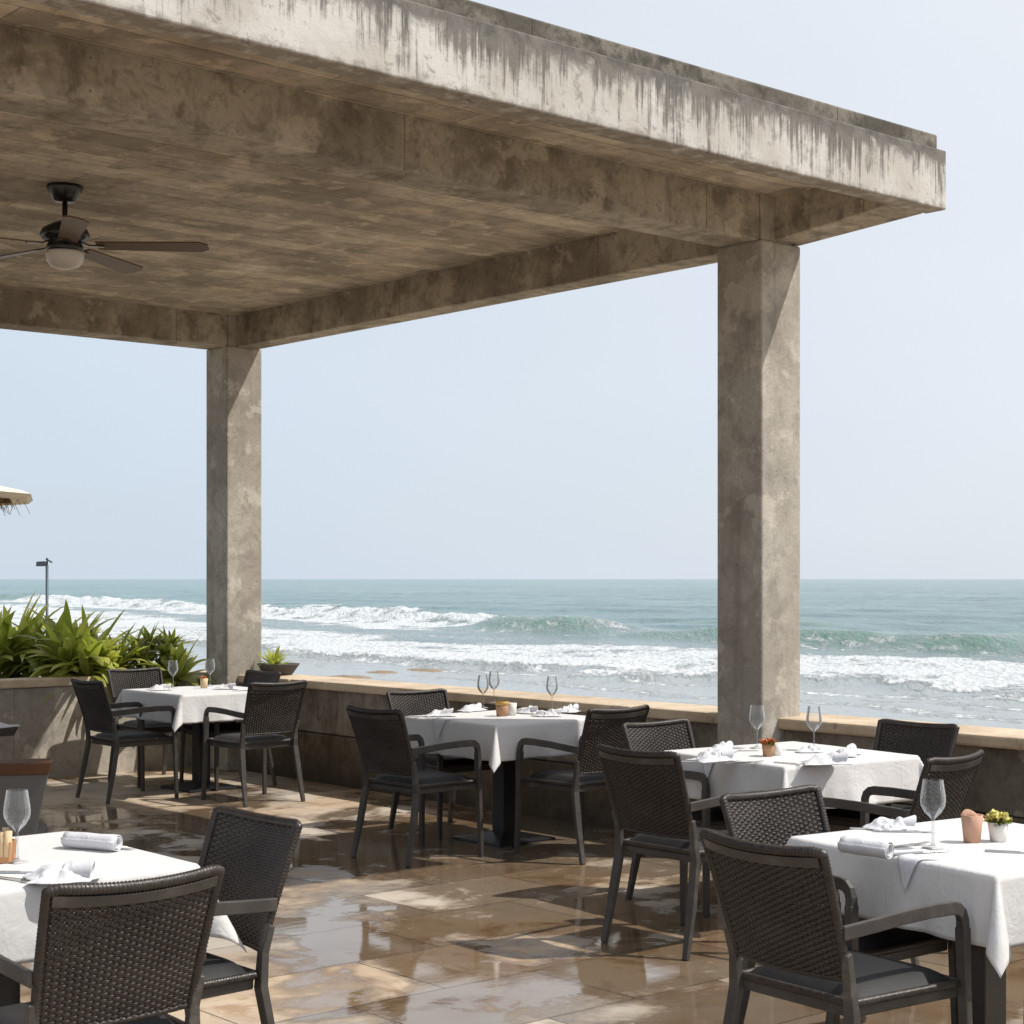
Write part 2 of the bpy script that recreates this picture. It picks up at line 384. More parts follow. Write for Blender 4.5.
def cloth_mat(name, col):
    t = NT(name); o = t.map(); f = t.noise(o, 5, 4, 0.6, 0.6); g = t.noise(o, 700, 2); wr = t.noise(t.map((1, 2.2, 1)), 9, 3, 0.5, 1.5)
    x, y, z = t.sep(); h = t.math('ADD', t.math('MULTIPLY', f, 1.0), t.math('MULTIPLY', g, 0.04))
    h = t.math('ADD', h, t.math('MULTIPLY', t.math('ABSOLUTE', t.math('SUBTRACT', wr, 0.5)), 0.7))
    for c_, off in ((x, 0.0), (y, 0.0), (x, 0.31), (y, -0.31), (x, -0.31), (y, 0.31)):          # ironing creases
        h = t.math('ADD', h, t.ramp(t.math('ABSOLUTE', t.math('ADD', c_, off)), 0.0, 0.006, 0.10, 0))
    c = t.mix(f, tuple(x_ * 0.94 for x_ in col), col)
    return t.out(c, 0.8, t.bump(h, 0.34, 0.02), Sheen_Weight=0.15)
M['cloth'] = cloth_mat('white tablecloth linen', (0.655, 0.645, 0.64))
M['napkin'] = cloth_mat('white napkin', (0.62, 0.62, 0.65))

def glass_mat():
    t = NT('clear glass'); n = t.n; n.remove(t.p)
    tr = n.new('ShaderNodeBsdfTransparent'); tr.inputs[0].default_value = (0.97, 0.98, 0.98, 1)
    gl = n.new('ShaderNodeBsdfGlossy'); gl.inputs['Roughness'].default_value = 0.03
    df = n.new('ShaderNodeBsdfDiffuse'); df.inputs[0].default_value = (0.75, 0.77, 0.78, 1)
    fr = n.new('ShaderNodeFresnel'); fr.inputs[0].default_value = 1.5
    m1 = n.new('ShaderNodeMixShader'); m2 = n.new('ShaderNodeMixShader')
    lw = n.new('ShaderNodeLayerWeight'); lw.inputs[0].default_value = 0.25
    t.l.new(fr.outputs[0], m1.inputs[0]); t.l.new(tr.outputs[0], m1.inputs[1]); t.l.new(gl.outputs[0], m1.inputs[2])
    t.l.new(t.ramp(lw.outputs['Facing'], 0.1, 1.0, 0.05, 0.65, False), m2.inputs[0]); t.l.new(m1.outputs[0], m2.inputs[1]); t.l.new(df.outputs[0], m2.inputs[2])
    t.l.new(m2.outputs[0], n['Material Output'].inputs[0]); return t.m
M['glass'] = glass_mat()
def lampglass():
    t = NT('frosted lamp globe')
    return t.out((0.62, 0.58, 0.54), 0.35, None)
M['globe'] = lampglass()

def leaf_mat(name, dk, lt):
    t = NT(name)
    at_ = t.n.new('ShaderNodeAttribute'); at_.attribute_name = 'tone'
    f = t.noise(t.map(), 14, 3)
    v = t.math('ADD', t.math('MULTIPLY', at_.outputs['Fac'], 0.75), t.math('MULTIPLY', f, 0.3))
    c = t.mix(t.ramp(v, 0.1, 0.95, 0, 1, False), dk, lt)
    tr = t.n.new('ShaderNodeBsdfTranslucent'); t.put(tr.inputs[0], t.mix(0.4, c, (0.6, 0.75, 0.06)))
    ms = t.n.new('ShaderNodeMixShader'); ms.inputs[0].default_value = 0.42
    t.out(c, 0.38)
    ou = t.n['Material Output']
    t.l.new(t.p.outputs[0], ms.inputs[1]); t.l.new(tr.outputs[0], ms.inputs[2]); t.l.new(ms.outputs[0], ou.inputs[0])
    return t.m
M['leaf'] = leaf_mat('strap leaves', (0.10, 0.135, 0.025), (0.62, 0.62, 0.15))
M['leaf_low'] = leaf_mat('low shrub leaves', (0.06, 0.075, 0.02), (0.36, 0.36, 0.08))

def sea_mat():
    t = NT('sea water'); geo = t.n.new('ShaderNodeNewGeometry'); P = geo.outputs['Position']
    fa = t.n.new('ShaderNodeAttribute'); fa.attribute_name = 'foam'
    da = t.n.new('ShaderNodeAttribute'); da.attribute_name = 'tint'        # 0 deep water .. 1 thin sandy water
    ga = t.n.new('ShaderNodeAttribute'); ga.attribute_name = 'green_face'        # green water on the face of a standing wave
    rot = (0, 0, -AX)
    deep = t.noise(t.map((0.010, 0.004, 1), rot, src=P), 1.0, 4)
    c = t.mix(t.ramp(deep, 0.35, 0.65), (0.085, 0.185, 0.190), (0.135, 0.25, 0.245))
    n_m = t.noise(t.map((0.16, 0.05, 1), rot, src=P), 1.0, 5, 0.6)
    c = t.mix(t.ramp(n_m, 0.42, 0.62, 0, 0.6), c, (0.055, 0.125, 0.135))
    n_l = t.noise(t.map((0.045, 0.012, 1), rot, loc=(3, 1, 0), src=P), 1.0, 6, 0.62); c = t.mix(t.ramp(n_l, 0.48, 0.62, 0, 0.55), c, (0.06, 0.14, 0.15))
    c = t.mix(t.math('MULTIPLY', da.outputs['Fac'], 1.0), c, (0.29, 0.315, 0.32))
    c = t.mix(ga.outputs['Fac'], c, (0.10, 0.20, 0.155))
    n1 = t.noise(t.map((0.9, 0.35, 1), rot, src=P), 1.0, 7, 0.60, 0.6)
    n2 = t.noise(t.map((3.5, 2.0, 1), rot, loc=(5, 5, 0), src=P), 1.0, 5, 0.7, 0.5)
    n = t.math('ADD', t.math('MULTIPLY', n1, 0.6), t.math('MULTIPLY', n2, 0.4))
    th = t.math('ADD', fa.outputs['Fac'], t.math('MULTIPLY', t.math('SUBTRACT', n, 0.5), 1.9))
    foam = t.ramp(th, 0.36, 0.74)
    foam = t.math('MULTIPLY', foam, t.ramp(fa.outputs['Fac'], 0.0, 0.12))
    fc = t.mix(t.ramp(n2, 0.35, 0.6), (0.46, 0.51, 0.54), (0.74, 0.76, 0.77))
    c = t.mix(foam, c, fc)
    r = t.ramp(foam, 0, 1, 0.16, 0.75)
    w1 = t.noise(t.map((0.7, 0.22, 1), rot, src=P), 1.0, 6, 0.6, 0.3)
    w2_ = t.noise(t.map((2.6, 1.1, 1), rot, src=P), 1.0, 5, 0.6)
    h = t.math('ADD', t.math('MULTIPLY', w1, 0.7), t.math('MULTIPLY', w2_, 0.3))
    amp = t.math('SUBTRACT', 1.0, t.math('MULTIPLY', da.outputs['Fac'], 0.72))
    h = t.math('MULTIPLY', h, amp)
    h = t.math('ADD', h, t.math('MULTIPLY', t.math('MULTIPLY', n2, foam), 0.25))
    return t.out(c, r, t.bump(h, 1.0, 1.25), IOR=1.33, Specular_IOR_Level=0.5)
M['sea'] = sea_mat()

# ------------------------------------------------------------------ setting: floor, ground, sea
def structure(mb, name, m, rz=0.0, loc=(0, 0, 0), **kw):
    o = mb.build(name, m, **kw); o.rotation_euler = (0, 0, rz); o.location = loc; tag(o, kind='structure'); return o

b = MB(); b.box(-14, 7.62, -6, 12.8, -0.15, 0.0); structure(b, 'floor', M['floor'], AX)
b = MB(); b.add([(-40000, -300, -4.6), (40000, -300, -4.6), (40000, 50000, -4.6), (-40000, 50000, -4.6)], [(0, 1, 2, 3)])
structure(b, 'ground', M['sand'])
# bank and beach dropping from the terrace to the tide line
P = []
for u, z in ((7.9, -0.30), (10, -0.45), (13, -1.6), (20, -2.6), (30, -2.95), (40, -3.02), (60, -3.2), (90, -4.5)):
    P.append([(u, v, z + (0.12 * float(pn(u * .3, v * .11)) if u > 9 else 0)) for v in range(-60, 140, 4)])
b = MB(); b.grid(P); structure(b, 'beach', M['sand'], AX, smooth=True)
b = MB(); b.add([(-30, 12.9, -0.32), (7.9, 12.9, -0.32), (7.9, 27, -0.32), (-30, 27, -0.32), (-30, 60, -3.3), (7.9, 60, -3.3)], [(0, 1, 2, 3), (3, 2, 5, 4)])
structure(b, 'lower_terrace', M['sand'], AX)

def sea():
    SEA = -3.0
    d = np.concatenate([np.linspace(168, 8, 620), np.array([7, 6, 5, 4, 3, 2.2, 1.6, 1.1, 0.8, 0.5, 0.3])])   # fineness follows distance
    Z = 4.6 * F / d; Z[-1] = 45000
    t = np.concatenate([np.linspace(-1.9, -0.36, 60)[:-1], np.linspace(-0.36, 0.34, 760), np.linspace(0.34, 1.4, 40)[1:]])
    ZZ, TT = np.meshgrid(Z, t, indexing='ij'); X = ZZ * TT; Y = ZZ
    u = X * UA[0] + Y * UA[1]; v = X * VA[0] + Y * VA[1]
    vv = np.clip(v, -100, 900)
    # --- swell
    h = np.zeros_like(u)
    far = 1 - sm(ZZ, 900, 3000)
    wob = fbm(vv / 60, u / 60, 3, 3) * 10
    for lam, amp, sd in ((34, .26, 1), (19, .20, 4), (9, .11, 6)):
        h += amp * np.sin((u + wob + 0.22 * lam * fbm(vv / lam * .5, u / lam * .5, 2, sd)) / lam * math.tau) * (0.5 + fbm(vv / lam / 2, u / lam, 2, sd + 9)) * far * sm(u, 60, 120)
    h += fbm(u / 5, v / 12, 3, 21) * 0.16 * far * sm(u, 50, 100)
    h += fbm(u / 1.6, v / 3, 3, 22) * 0.05 * far * sm(u, 40, 60)
    foam = np.zeros_like(u); green_face = np.zeros_like(u)
    # --- main breaker: broken to the left, standing green face on its right end
    def breaker(c, H, wf, wb, va, vb, broken_from, broken_to, sd, fw=13):
        nonlocal h, foam, green_face
        cc = c + fbm(vv / 14, vv * 0 + 3.3, 3, sd) * 3.2
        s = u - cc
        act = sm(vv, va, va + 9) * (1 - sm(vv, vb, vb + 30))
        hv = H * act * (0.85 + 0.35 * fbm(vv / 9, vv * 0 + 1.1, 2, sd + 1))
        prof = np.where(s < 0, np.exp(-(s / wf) ** 2), np.exp(-(s / wb) ** 2))
        br = sm(vv, broken_from - 3, broken_from + 5) * (1 - sm(vv, broken_to, broken_to + 25))
        lump = 1 + br * 0.28 * fbm(u / 2.0, v / 2.6, 3, sd + 2) * 1.4
        h += hv * prof * lump
        edge = fbm(vv / 5, vv * 0 + 7.7, 3, sd + 5) * 3
        band = sm(s, -fw + edge - 2, -fw + edge + 3) * (1 - sm(s, 0.2, 3.5)) * act * br
        foam = np.maximum(foam, band * (0.78 + 0.75 * fbm(u / 2.6, v / 4.5, 3, sd + 8)))
        tip = np.exp(-((s - 0.5) / 1.0) ** 2) * act * (1 - br) * sm(fbm(vv / 4, vv * 0 + 2.2, 2, sd + 3), -0.05, 0.25)
        foam = np.maximum(foam, tip * 0.62)
        green_face = np.maximum(green_face, np.exp(-((s + wf * .55) / (wf * .9)) ** 2) * act * (1 - br))
    breaker(103 + (vv - 118) * .26, 1.3, 3.2, 7, 99, 420, 121, 330, 11, 12)
    breaker(95 + (vv - 70) * .12, 1.15, 2.6, 6.5, 54, 80, 500, 600, 12, 6)
    breaker(128 + (vv - 95) * .1, 0.8, 3.0, 6, 96, 104, 500, 600, 17, 5)
    breaker(97 + (vv - 40) * .1, 1.1, 3.0, 6, 30, 46, 500, 600, 14, 5)
    breaker(160 + (vv - 232) * .2, 0.6, 3.5, 7, 216, 232, 222, 232, 15, 5)
    # --- white water running in
    e1 = 56 + fbm(v / 10, u / 16, 4, 31) * 9 + np.clip(v - 90, 0, 200) * 0.12
    e2 = 83 - sm(v, 75, 105) * 8 + fbm(v / 9, u / 9, 3, 33) * 5 + np.clip(v - 90, 0, 200) * 0.3
    ww = sm(u, e1 - 1.0, e1 + 2.2) * (1 - sm(u, e2 - 4, e2 + 5)) * (0.80 + 0.45 * fbm(u / 5, v / 9, 3, 34))
    foam = np.maximum(foam, ww)
    front = np.exp(-((u - e1 - 2.2) / 2.0) ** 2)
    h += front * 0.42 * (1 + 0.35 * fbm(u / 2.2, v / 3.4, 2, 36)) + ww * 0.04 * fbm(u / 1.2, v / 1.6, 3, 37)
    # between the white water and the breaker: streaky residual foam
    mid = sm(u, 70, 85) * (1 - sm(u, 100 + np.clip(vv - 110, 0, 200) * .26, 112 + np.clip(vv - 110, 0, 200) * .26))
    foam = np.maximum(foam, mid * (0.36 + 0.5 * fbm(u / 6, v / 30, 4, 41)))
    # sparse whitecaps offshore
    caps = sm(fbm(u / 7, v / 22, 3, 44), 0.42, 0.62) * sm(u, 110, 160) * (1 - sm(ZZ, 500, 1600))
    foam = np.maximum(foam, caps * 0.5)
    # --- swash: thin films with lacy foam lines
    sw = 1 - sm(u, 50, 66)
    lines = np.zeros_like(u)
    for k, (uc, wd, st, va, vb) in enumerate(((54.5, 1.0, .62, 20, 75), (49, 1.3, .60, 5, 55), (45.5, .8, .5, 20, 120), (41.5, .7, .5, 0, 60), (57, 1.3, .5, 70, 200), (51, .8, .42, 60, 200))):
        s = u - uc - fbm(v / 11, v * 0 + k, 3, 50 + k) * 4 - np.clip(v - 60, 0, 300) * .05
        lines = np.maximum(lines, np.exp(-(s / wd) ** 2) * st * sm(v, va, va + 15) * (1 - sm(v, vb, vb + 20)))
    lace = np.clip(fbm(u / 3, v / 6, 4, 60) + .12, 0, 1) * 1.1 * sm(fbm(u / 12, v / 20, 2, 61), -0.1, 0.3)
    foam = np.maximum(foam, np.maximum(lines, lace * sw * 1.15))
    tint = 1 - sm(u, 52, 84)
    tint = np.maximum(tint, mid * 0.35)
    z = SEA + h
    V = np.stack([X, Y, z], -1).reshape(-1, 3)
    n, m = u.shape
    idx = np.arange(n * m).reshape(n, m)
    Q = np.stack([idx[:-1, :-1], idx[:-1, 1:], idx[1:, 1:], idx[1:, :-1]], -1).reshape(-1, 4)
    me = bpy.data.meshes.new('sea')
    me.vertices.add(len(V)); me.vertices.foreach_set('co', V.ravel())
    me.loops.add(Q.size); me.loops.foreach_set('vertex_index', Q.ravel())
    me.polygons.add(len(Q)); me.polygons.foreach_set('loop_start', np.arange(0, Q.size, 4))
    me.polygons.foreach_set('use_smooth', np.ones(len(Q), bool))
    me.update(calc_edges=True)
    for nm, arr in (('foam', foam), ('tint', tint), ('green_face', green_face)):
        a = me.attributes.new(nm, 'FLOAT', 'POINT'); a.data.foreach_set('value', arr.ravel().astype(np.float32))
    me.materials.append(M['sea'])
    o = bpy.data.objects.new('sea', me); COL.objects.link(o); tag(o, kind='structure')
sea()

# low reef rocks showing at the tide line
def rock(px, py, wx, wy, hh, sd, label):
    p = at(px, py, -2.98); rnd = np.random.RandomState(sd)
    mb = MB(); P = []
    for i in range(9):
        th = i / 8 * math.pi / 2; r = math.cos(th) ** 0.6; ring = []
        for j in range(26):
            a = j / 26 * math.tau; k = 1 + 0.35 * float(pn(math.cos(a) * 1.5 + sd, math.sin(a) * 1.5, sd)) + 0.15 * float(pn(math.cos(a) * 5, math.sin(a) * 5 + i, sd))
            ring.append((wx * r * k * math.cos(a), wy * r * k * math.sin(a), -0.15 + (hh + .15) * math.sin(th) * (1 + 0.3 * float(pn(j * .7, i * .9, sd)))))
        P.append(ring)
    mb.grid(P, True)
    o = mb.build('rock', M['reef'], smooth=True); o.location = (p.x, p.y, -2.98); o.rotation_euler.z = AX + 1.5
    tag(o, label, 'rock', 'reef rocks at the tide line')
rock(346, 677, 1.4, 1.3, .04, 3, 'broad brown reef rock at the tide line, leftmost of them')
rock(382, 672, 0.9, 0.8, .04, 5, 'small flat brown rock just right of the broad reef rock')
rock(425, 670, 1.7, 0.8, .04, 8, 'long thin brown rock in the shallows above the second table')
rock(512, 670, 0.9, 0.6, .04, 13, 'low brown rock in shallows, farthest right of the long thin rock')

# ------------------------------------------------------------------ pavilion
ORG = (7.45, 6.38, 0.0)
M['fascia'] = fascia_mat(3.62, 3.945)
pav = empty('pavilion', w2(7.45, 6.38), AX)
tag(pav, 'weathered raw concrete pavilion with flat roof, streaked white fascia and two square columns', 'pavilion')
def pbox(name, m, u0, u1, v0, v1, z0, z1, bev=0.008, parent=pav):
    mb = MB(); mb.box(u0, u1, v0, v1, z0, z1); return mb.build(name, m, parent, bevel=bev, off=ORG)
pbox('column', M['column'], 7.41, 7.755, 6.38, 6.725, 0, 3.538, 0.012)
pbox('column', M['column'], 7.44, 7.78, 12.20, 12.54, 0, 3.538, 0.012)
pbox('column_head', M['column'], 7.425, 7.70, 6.395, 6.70, 3.538, 3.82)
pbox('column_head', M['column'], 7.465, 7.70, 12.22, 12.52, 3.538, 3.82)
pbox('front_beam', M['beam'], -8, 7.424, 6.41, 6.70, 3.535, 3.805)
pbox('back_beam', M['beam'], -8, 7.463, 12.23, 12.52, 3.535, 3.805)
pbox('side_beam', M['beam'], 7.545, 7.76, 6.56, 12.50, 3.535, 3.806)
mb = MB()                                                   # cantilever beam, its underside rising to the fascia
mb.prism([(7.545, 5.61, 3.622), (7.872, 5.61, 3.622), (7.76, 6.555, 3.534), (7.545, 6.555, 3.534)], [(7.545, 5.61, 3.806), (7.872, 5.61, 3.806), (7.76, 6.555, 3.806), (7.545, 6.555, 3.806)])
mb.build('cantilever_beam', M['beam'], pav, bevel=.008, off=ORG)
pbox('ceiling_slab', M['ceiling'], -8, 7.775, 5.60, 12.78, 3.80, 3.94)
pbox('fascia', M['fascia'], -8, 7.885, 5.47, 5.605, 3.62, 3.945, 0.008)
pbox('coping', M['mossy'], -8, 7.855, 5.505, 5.85, 3.945, 4.035, 0.012)

# ------------------------------------------------------------------ walls
wall = empty('sea_wall', w2(7.6, 3.0), AX)
tag(wall, 'low stained concrete sea wall with tan stone coping beside the tables', 'wall')
def wbox(name, m, u0, u1, v0, v1, z0, z1, par=wall, o=(7.6, 3.0, 0), bev=0.01):
    mb = MB(); mb.box(u0, u1, v0, v1, z0, z1); return mb.build(name, m, par, bevel=bev, off=o)
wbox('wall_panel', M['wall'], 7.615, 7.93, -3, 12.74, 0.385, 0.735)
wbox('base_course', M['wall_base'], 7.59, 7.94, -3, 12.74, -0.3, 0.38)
rnd = random.Random(4)
v = -3.0
while v < 12.7:                                          # coping stones
    e = min(v + rnd.uniform(1.5, 2.1), 12.98)
    wbox('coping_stone', M['cap'], 7.545 + rnd.uniform(-.004, .004), 7.99, v + .003, e - .003, 0.735, 0.80 + rnd.uniform(-.002, .002), bev=0.014)
    v = e

pl = empty('planter_bed', w2(0, 12.75), AX)
tag(pl, 'long raised concrete planter with brown coping under the green strap-leaved plants', 'planter')
PO = (0, 12.75, 0)
wbox('planter_wall', M['planter_wall'], -8, 7.585, 12.76, 12.92, -0.3, 0.733, pl, PO)
wbox('planter_back', M['planter_wall'], -8, 7.585, 13.75, 13.87, -0.3, 0.74, pl, PO)
wbox('coping', M['cap_wood'], -8, 5.4, 12.725, 12.98, 0.735, 0.80, pl, PO, 0.012)
wbox('coping', M['cap'], 5.405, 7.54, 12.725, 12.98, 0.735, 0.802, pl, PO, 0.012)
wbox('soil', M['soil'], -8, 7.58, 12.921, 13.749, 0.3, 0.70, pl, PO, 0)

# ------------------------------------------------------------------ plants
def leaf(mb, tones, base, az, el, L, wd, droop, rnd, tone):
    """one folded strap leaf"""
    n = 9; p = Vector(base); d = Vector((math.cos(az) * math.cos(el), math.sin(az) * math.cos(el), math.sin(el)))
    sd = Vector((-math.sin(az), math.cos(az), 0)); P = []
    tw = rnd.uniform(-.5, .5); sag = droop
    for i in range(n + 1):
        t = i / n; wv = wd * (0.45 + 0.9 * math.sin(min(1, t * 1.25 + .12) * math.pi * .62)) * (1 - t ** 3.2) + 0.0015
        nn = sd.cross(d).normalized(); s2 = (sd * math.cos(tw * t) + nn * math.sin(tw * t))
        P.append([p - s2 * wv + nn * wv * .35, p.copy(), p + s2 * wv + nn * wv * .35])
        e = math.asin(max(-1, min(1, d.z))) - sag * (0.35 + 1.3 * t) / n
        d = Vector((math.cos(az) * math.cos(e), math.sin(az) * math.cos(e), math.sin(e))); p = p + d * (L / n)
    mb.grid([[tuple(q) for q in r] for r in P]); tones += [min(1, max(0, tone + (i / n) * .1)) for i in range(n + 1) for _ in range(3)]

def set_tone(o, tones):
    a = o.data.attributes.new('tone', 'FLOAT', 'POINT'); a.data.foreach_set('value', np.array(tones, np.float32))

def strap_plant(px, py, depth, size, nl, sd, label, name='strap_leaf_plant', heads=3, mat='leaf', spread=0.30, el=(0.15, 1.45), wid=.028, stalk=.22):
    rnd = random.Random(sd); Z = depth + 0.50; x = (px - 512) / F * Z; z = 0.70
    root = empty(name, (x, Z, z), rnd.uniform(0, 6)); tag(root, label, 'plant', 'plants in the raised bed')
    mb = MB(); tn = []; st = MB()
    for hgt in range(heads):
        a = rnd.uniform(0, 6.28); r = spread * math.sqrt(rnd.random()) if heads > 1 else 0
        hx, hy, hz = r * math.cos(a), r * math.sin(a), stalk * rnd.uniform(0.35, 1.25)
        st = MB(); st.tube([(hx * .5, hy * .5, -.05), (hx * .8, hy * .8, hz * .5), (hx, hy, hz + .04)], 0.018); st.build('stalk', M['bark'], root, smooth=True)
        for k in range(nl // heads):
            az = k * 2.4 + rnd.uniform(-.4, .4); t = rnd.random() ** 0.8
            e = el[0] + (el[1] - el[0]) * t
            leaf(mb, tn, (hx, hy, hz), az, e, size * rnd.uniform(.6, 1.08), wid * rnd.uniform(.7, 1.25), rnd.uniform(.6, 2.2) * (1.3 - t * .8), rnd, rnd.choice((.1, .35, .55, .7, .9)) + rnd.uniform(-.1, .1))
    o = mb.build('leaves', M[mat], root, smooth=True); set_tone(o, tn)
    return root
spec = [
 (-10, 13.9, .66, 110, 1, 'strap_leaf_plant', 'tall strap-leaved plant cut by the left picture edge', 3, 'leaf', .34, (-.05, 1.45), .037, .24),
 (44, 13.75, .60, 110, 12, 'strap_leaf_plant', 'tall upright strap-leaved plant below the distant lamp post', 3, 'leaf', .32, (-.05, 1.45), .036, .20),
 (92, 13.8, .56, 110, 3, 'strap_leaf_plant', 'broad arching strap-leaved plant right of the lamp post', 3, 'leaf', .32, (-.05, 1.4), .035, .20),
 (120, 13.62, .44, 62, 4, 'strap_leaf_plant', 'smaller arching plant above the left chair of the corner table', 2, 'leaf', .20, (.05, 1.3), .032, .12),
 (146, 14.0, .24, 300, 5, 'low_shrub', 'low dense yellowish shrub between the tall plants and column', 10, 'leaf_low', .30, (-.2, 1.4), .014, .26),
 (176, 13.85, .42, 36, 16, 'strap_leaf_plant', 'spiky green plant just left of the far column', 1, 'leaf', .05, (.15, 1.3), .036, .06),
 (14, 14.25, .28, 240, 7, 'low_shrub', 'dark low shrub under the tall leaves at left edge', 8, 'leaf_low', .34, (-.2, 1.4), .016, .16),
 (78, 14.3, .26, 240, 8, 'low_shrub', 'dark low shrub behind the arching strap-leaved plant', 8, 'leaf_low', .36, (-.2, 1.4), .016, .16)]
for px, Z, size, nl, sd, name, lab, heads, mat, spr, el, wid, stalk in spec:
    strap_plant(px, 0, Z, size, nl, sd, lab, name, heads, mat, spr, el, wid, stalk)

# small spiky plant in a dark bowl on the wall corner
bowl = empty('bowl_planter', w2(7.80, 11.98, 0.803), 0)
tag(bowl, 'wide dark stone bowl on the wall corner right of the far column', 'planter bowl')
mb = MB(); mb.lathe([(0.0, 0.0), (0.14, 0.0), (0.21, 0.10), (0.22, 0.115), (0.20, 0.115), (0.17, 0.09), (0, .085)], 28); mb.build('bowl', M['dark_pot'], bowl, smooth=True)
mb = MB(); mb.lathe([(0.0, 0.098), (0.17, 0.094)], 20); mb.build('soil', M['soil'], bowl)
bowl.scale = (.82, .82, .8)
rnd = random.Random(31); mb = MB(); tn = []
for k in range(46): leaf(mb, tn, (0, 0, 0), k * 2.4, rnd.uniform(.15, 1.4), rnd.uniform(.16, .25), .010, rnd.uniform(0, .5), rnd, rnd.choice((.4, .7, .95)))
ag = mb.build('spiky_plant', M['leaf'], smooth=True); set_tone(ag, tn); ag.location = w2(7.78, 12.02, 0.875); ag.scale = (.85, .85, .75)
tag(ag, 'small spiky lime green plant growing in the dark bowl', 'plant')

# ------------------------------------------------------------------ distant lamp post and parasol
lp = empty('lamp_post', at(47, 579 + 4.6 * F / 40, -3.0), 0)
tag(lp, 'thin blue grey lamp post with box head standing beyond the plants', 'lamp post')
mb = MB(); mb.tube([(0, 0, -.3), (0, 0, 4.93)], lambda i, t: [(.034 * math.cos(a), .034 * math.sin(a)) for a in [k * math.tau / 10 for k in range(10)]]); mb.build('pole', M['lamp_metal'], lp, smooth=True)
mb = MB(); mb.prism([(-.24, -.09, 4.90), (-.02, -.09, 4.90), (-.02, .09, 4.90), (-.24, .09, 4.90)], [(-.23, -.08, 5.01), (-.02, -.08, 5.02), (-.02, .08, 5.02), (-.23, .08, 5.01)]); mb.build('lamp_head', M['lamp_metal'], lp, bevel=.01)
mb = MB(); mb.tube([(0, 0, 4.9), (.01, 0, 5.06), (.05, 0, 5.03), (.12, 0, 4.99)], .02); mb.lathe([(.0, 5.04), (.03, 5.05), (.03, 5.09), (0, 5.10)], 10); mb.build('bracket', M['lamp_metal'], lp, smooth=True)

px0 = at(30, 488, 0.0) if False else None
um = empty('thatched_parasol', ((-260 - 512) / F * 17.5, 17.5, -0.32), 0)
tag(um, 'beige parasol with straw fringe whose edge enters at left', 'parasol')
Rr = (30 + 260) / F * 17.5; zt = 1.6 + (579 - 494) * 17.5 / F + .32
mb = MB(); prof = [(0.03, zt + .75), (Rr * .3, zt + .50), (Rr * .7, zt + .20), (Rr * .97, zt + .03), (Rr, zt + .0), (Rr * .985, zt - .03), (Rr * .93, zt - .035)]
mb.lathe(prof, 12); mb.build('canopy', M['canvas'], um, solid=.02)
mb = MB(); rnd = random.Random(6)
for k in range(520):
    a = rnd.uniform(0, math.tau); r = Rr * rnd.uniform(.78, .94); l = rnd.uniform(.06, .17); z = zt - .035 + (Rr - r) * .05
    dx = rnd.uniform(-.06, .08); w = rnd.uniform(.006, .014); ca, sa = math.cos(a), math.sin(a)
    mb.add([(r * ca - sa * w, r * sa + ca * w, z), (r * ca + sa * w, r * sa - ca * w, z), ((r + dx) * ca + sa * .002, (r + dx) * sa, z - l), ((r + dx) * ca, (r + dx) * sa, z - l)], [(0, 1, 2, 3)])
tag(mb.build('straw_fringe', M['thatch'], um, solid=.004), kind='stuff')
mb = MB(); mb.tube([(0, 0, 0), (0, 0, zt + .72)], .035); mb.build('pole', M['bark'], um, smooth=True)

# ------------------------------------------------------------------ ceiling fan
fp = w2(4.33, 8.82); ZC = 3.80
fan = empty('ceiling_fan', (fp.x, fp.y, ZC), 0)
tag(fan, 'black five bladed ceiling fan with frosted light hanging from the concrete ceiling', 'ceiling fan')
mb = MB(); mb.lathe([(0, .0), (.098, .0), (.098, -.018), (.082, -.05), (.06, -.088), (.03, -.094), (0, -.094)], 24); mb.build('ceiling_canopy', M['fanblack'], fan, smooth=True)
mb = MB(); mb.tube([(0, 0, -.08), (0, 0, -.24)], .0155); mb.build('rod', M['fanblack'], fan, smooth=True)
mb = MB(); mb.lathe([(0, -.195), (.04, -.20), (.075, -.215), (.125, -.245), (.138, -.275), (.125, -.30), (.09, -.318), (.10, -.335), (.105, -.37), (0, -.372)], 28); mb.build('motor', M['fanblack'], fan, smooth=True)
mb = MB(); mb.lathe([(.0, -.466), (.04, -.464), (.08, -.448), (.10, -.42), (.107, -.385), (.107, -.371), (0, -.371)], 28); mb.build('light_globe', M['globe'], fan, smooth=True)
for k in range(5):
    a = R(73 + 72 * k); br = MB()
    br.tube([(.09, 0, -.315), (.14, 0, -.335), (.22, 0, -.34)], lambda i, t: [(-.018, -.004), (.018, -.004), (.018, .004), (-.018, .004)])
    bo = br.build('blade_arm', M['fanblack'], None)
    mb = MB(); P = []
    for i in range(15):
        t = i / 14; x = .18 + .62 * t; w = .050 + .018 * t
        if t > .93: w *= math.sqrt(max(0.02, 1 - ((t - .93) / .08) ** 2))
        P.append([(x, -w, -.334 - .006 * t + w * .20), (x, w, -.334 - .006 * t - w * .20)])
    mb.grid(P); bl = mb.build('blade', M['blade'], fan, solid=.008)
    bl.rotation_euler.z = a; bo.parent = bl

# ------------------------------------------------------------------ chair
def back_pos(a, t, off=0.0, w0=.225, w1=.245):
    """point on the backrest sheet; a across -1..1, t up 0..1, off towards the sitter"""
    w = w0 + (w1 - w0) * t
    y = -.262 - .115 * t - .02 * t * t - (1 - a * a) * .034
    z = .502 + .358 * t - (1 - a * a) * .012 * t
    return Vector((a * w, y + off * .96, z + off * .27))

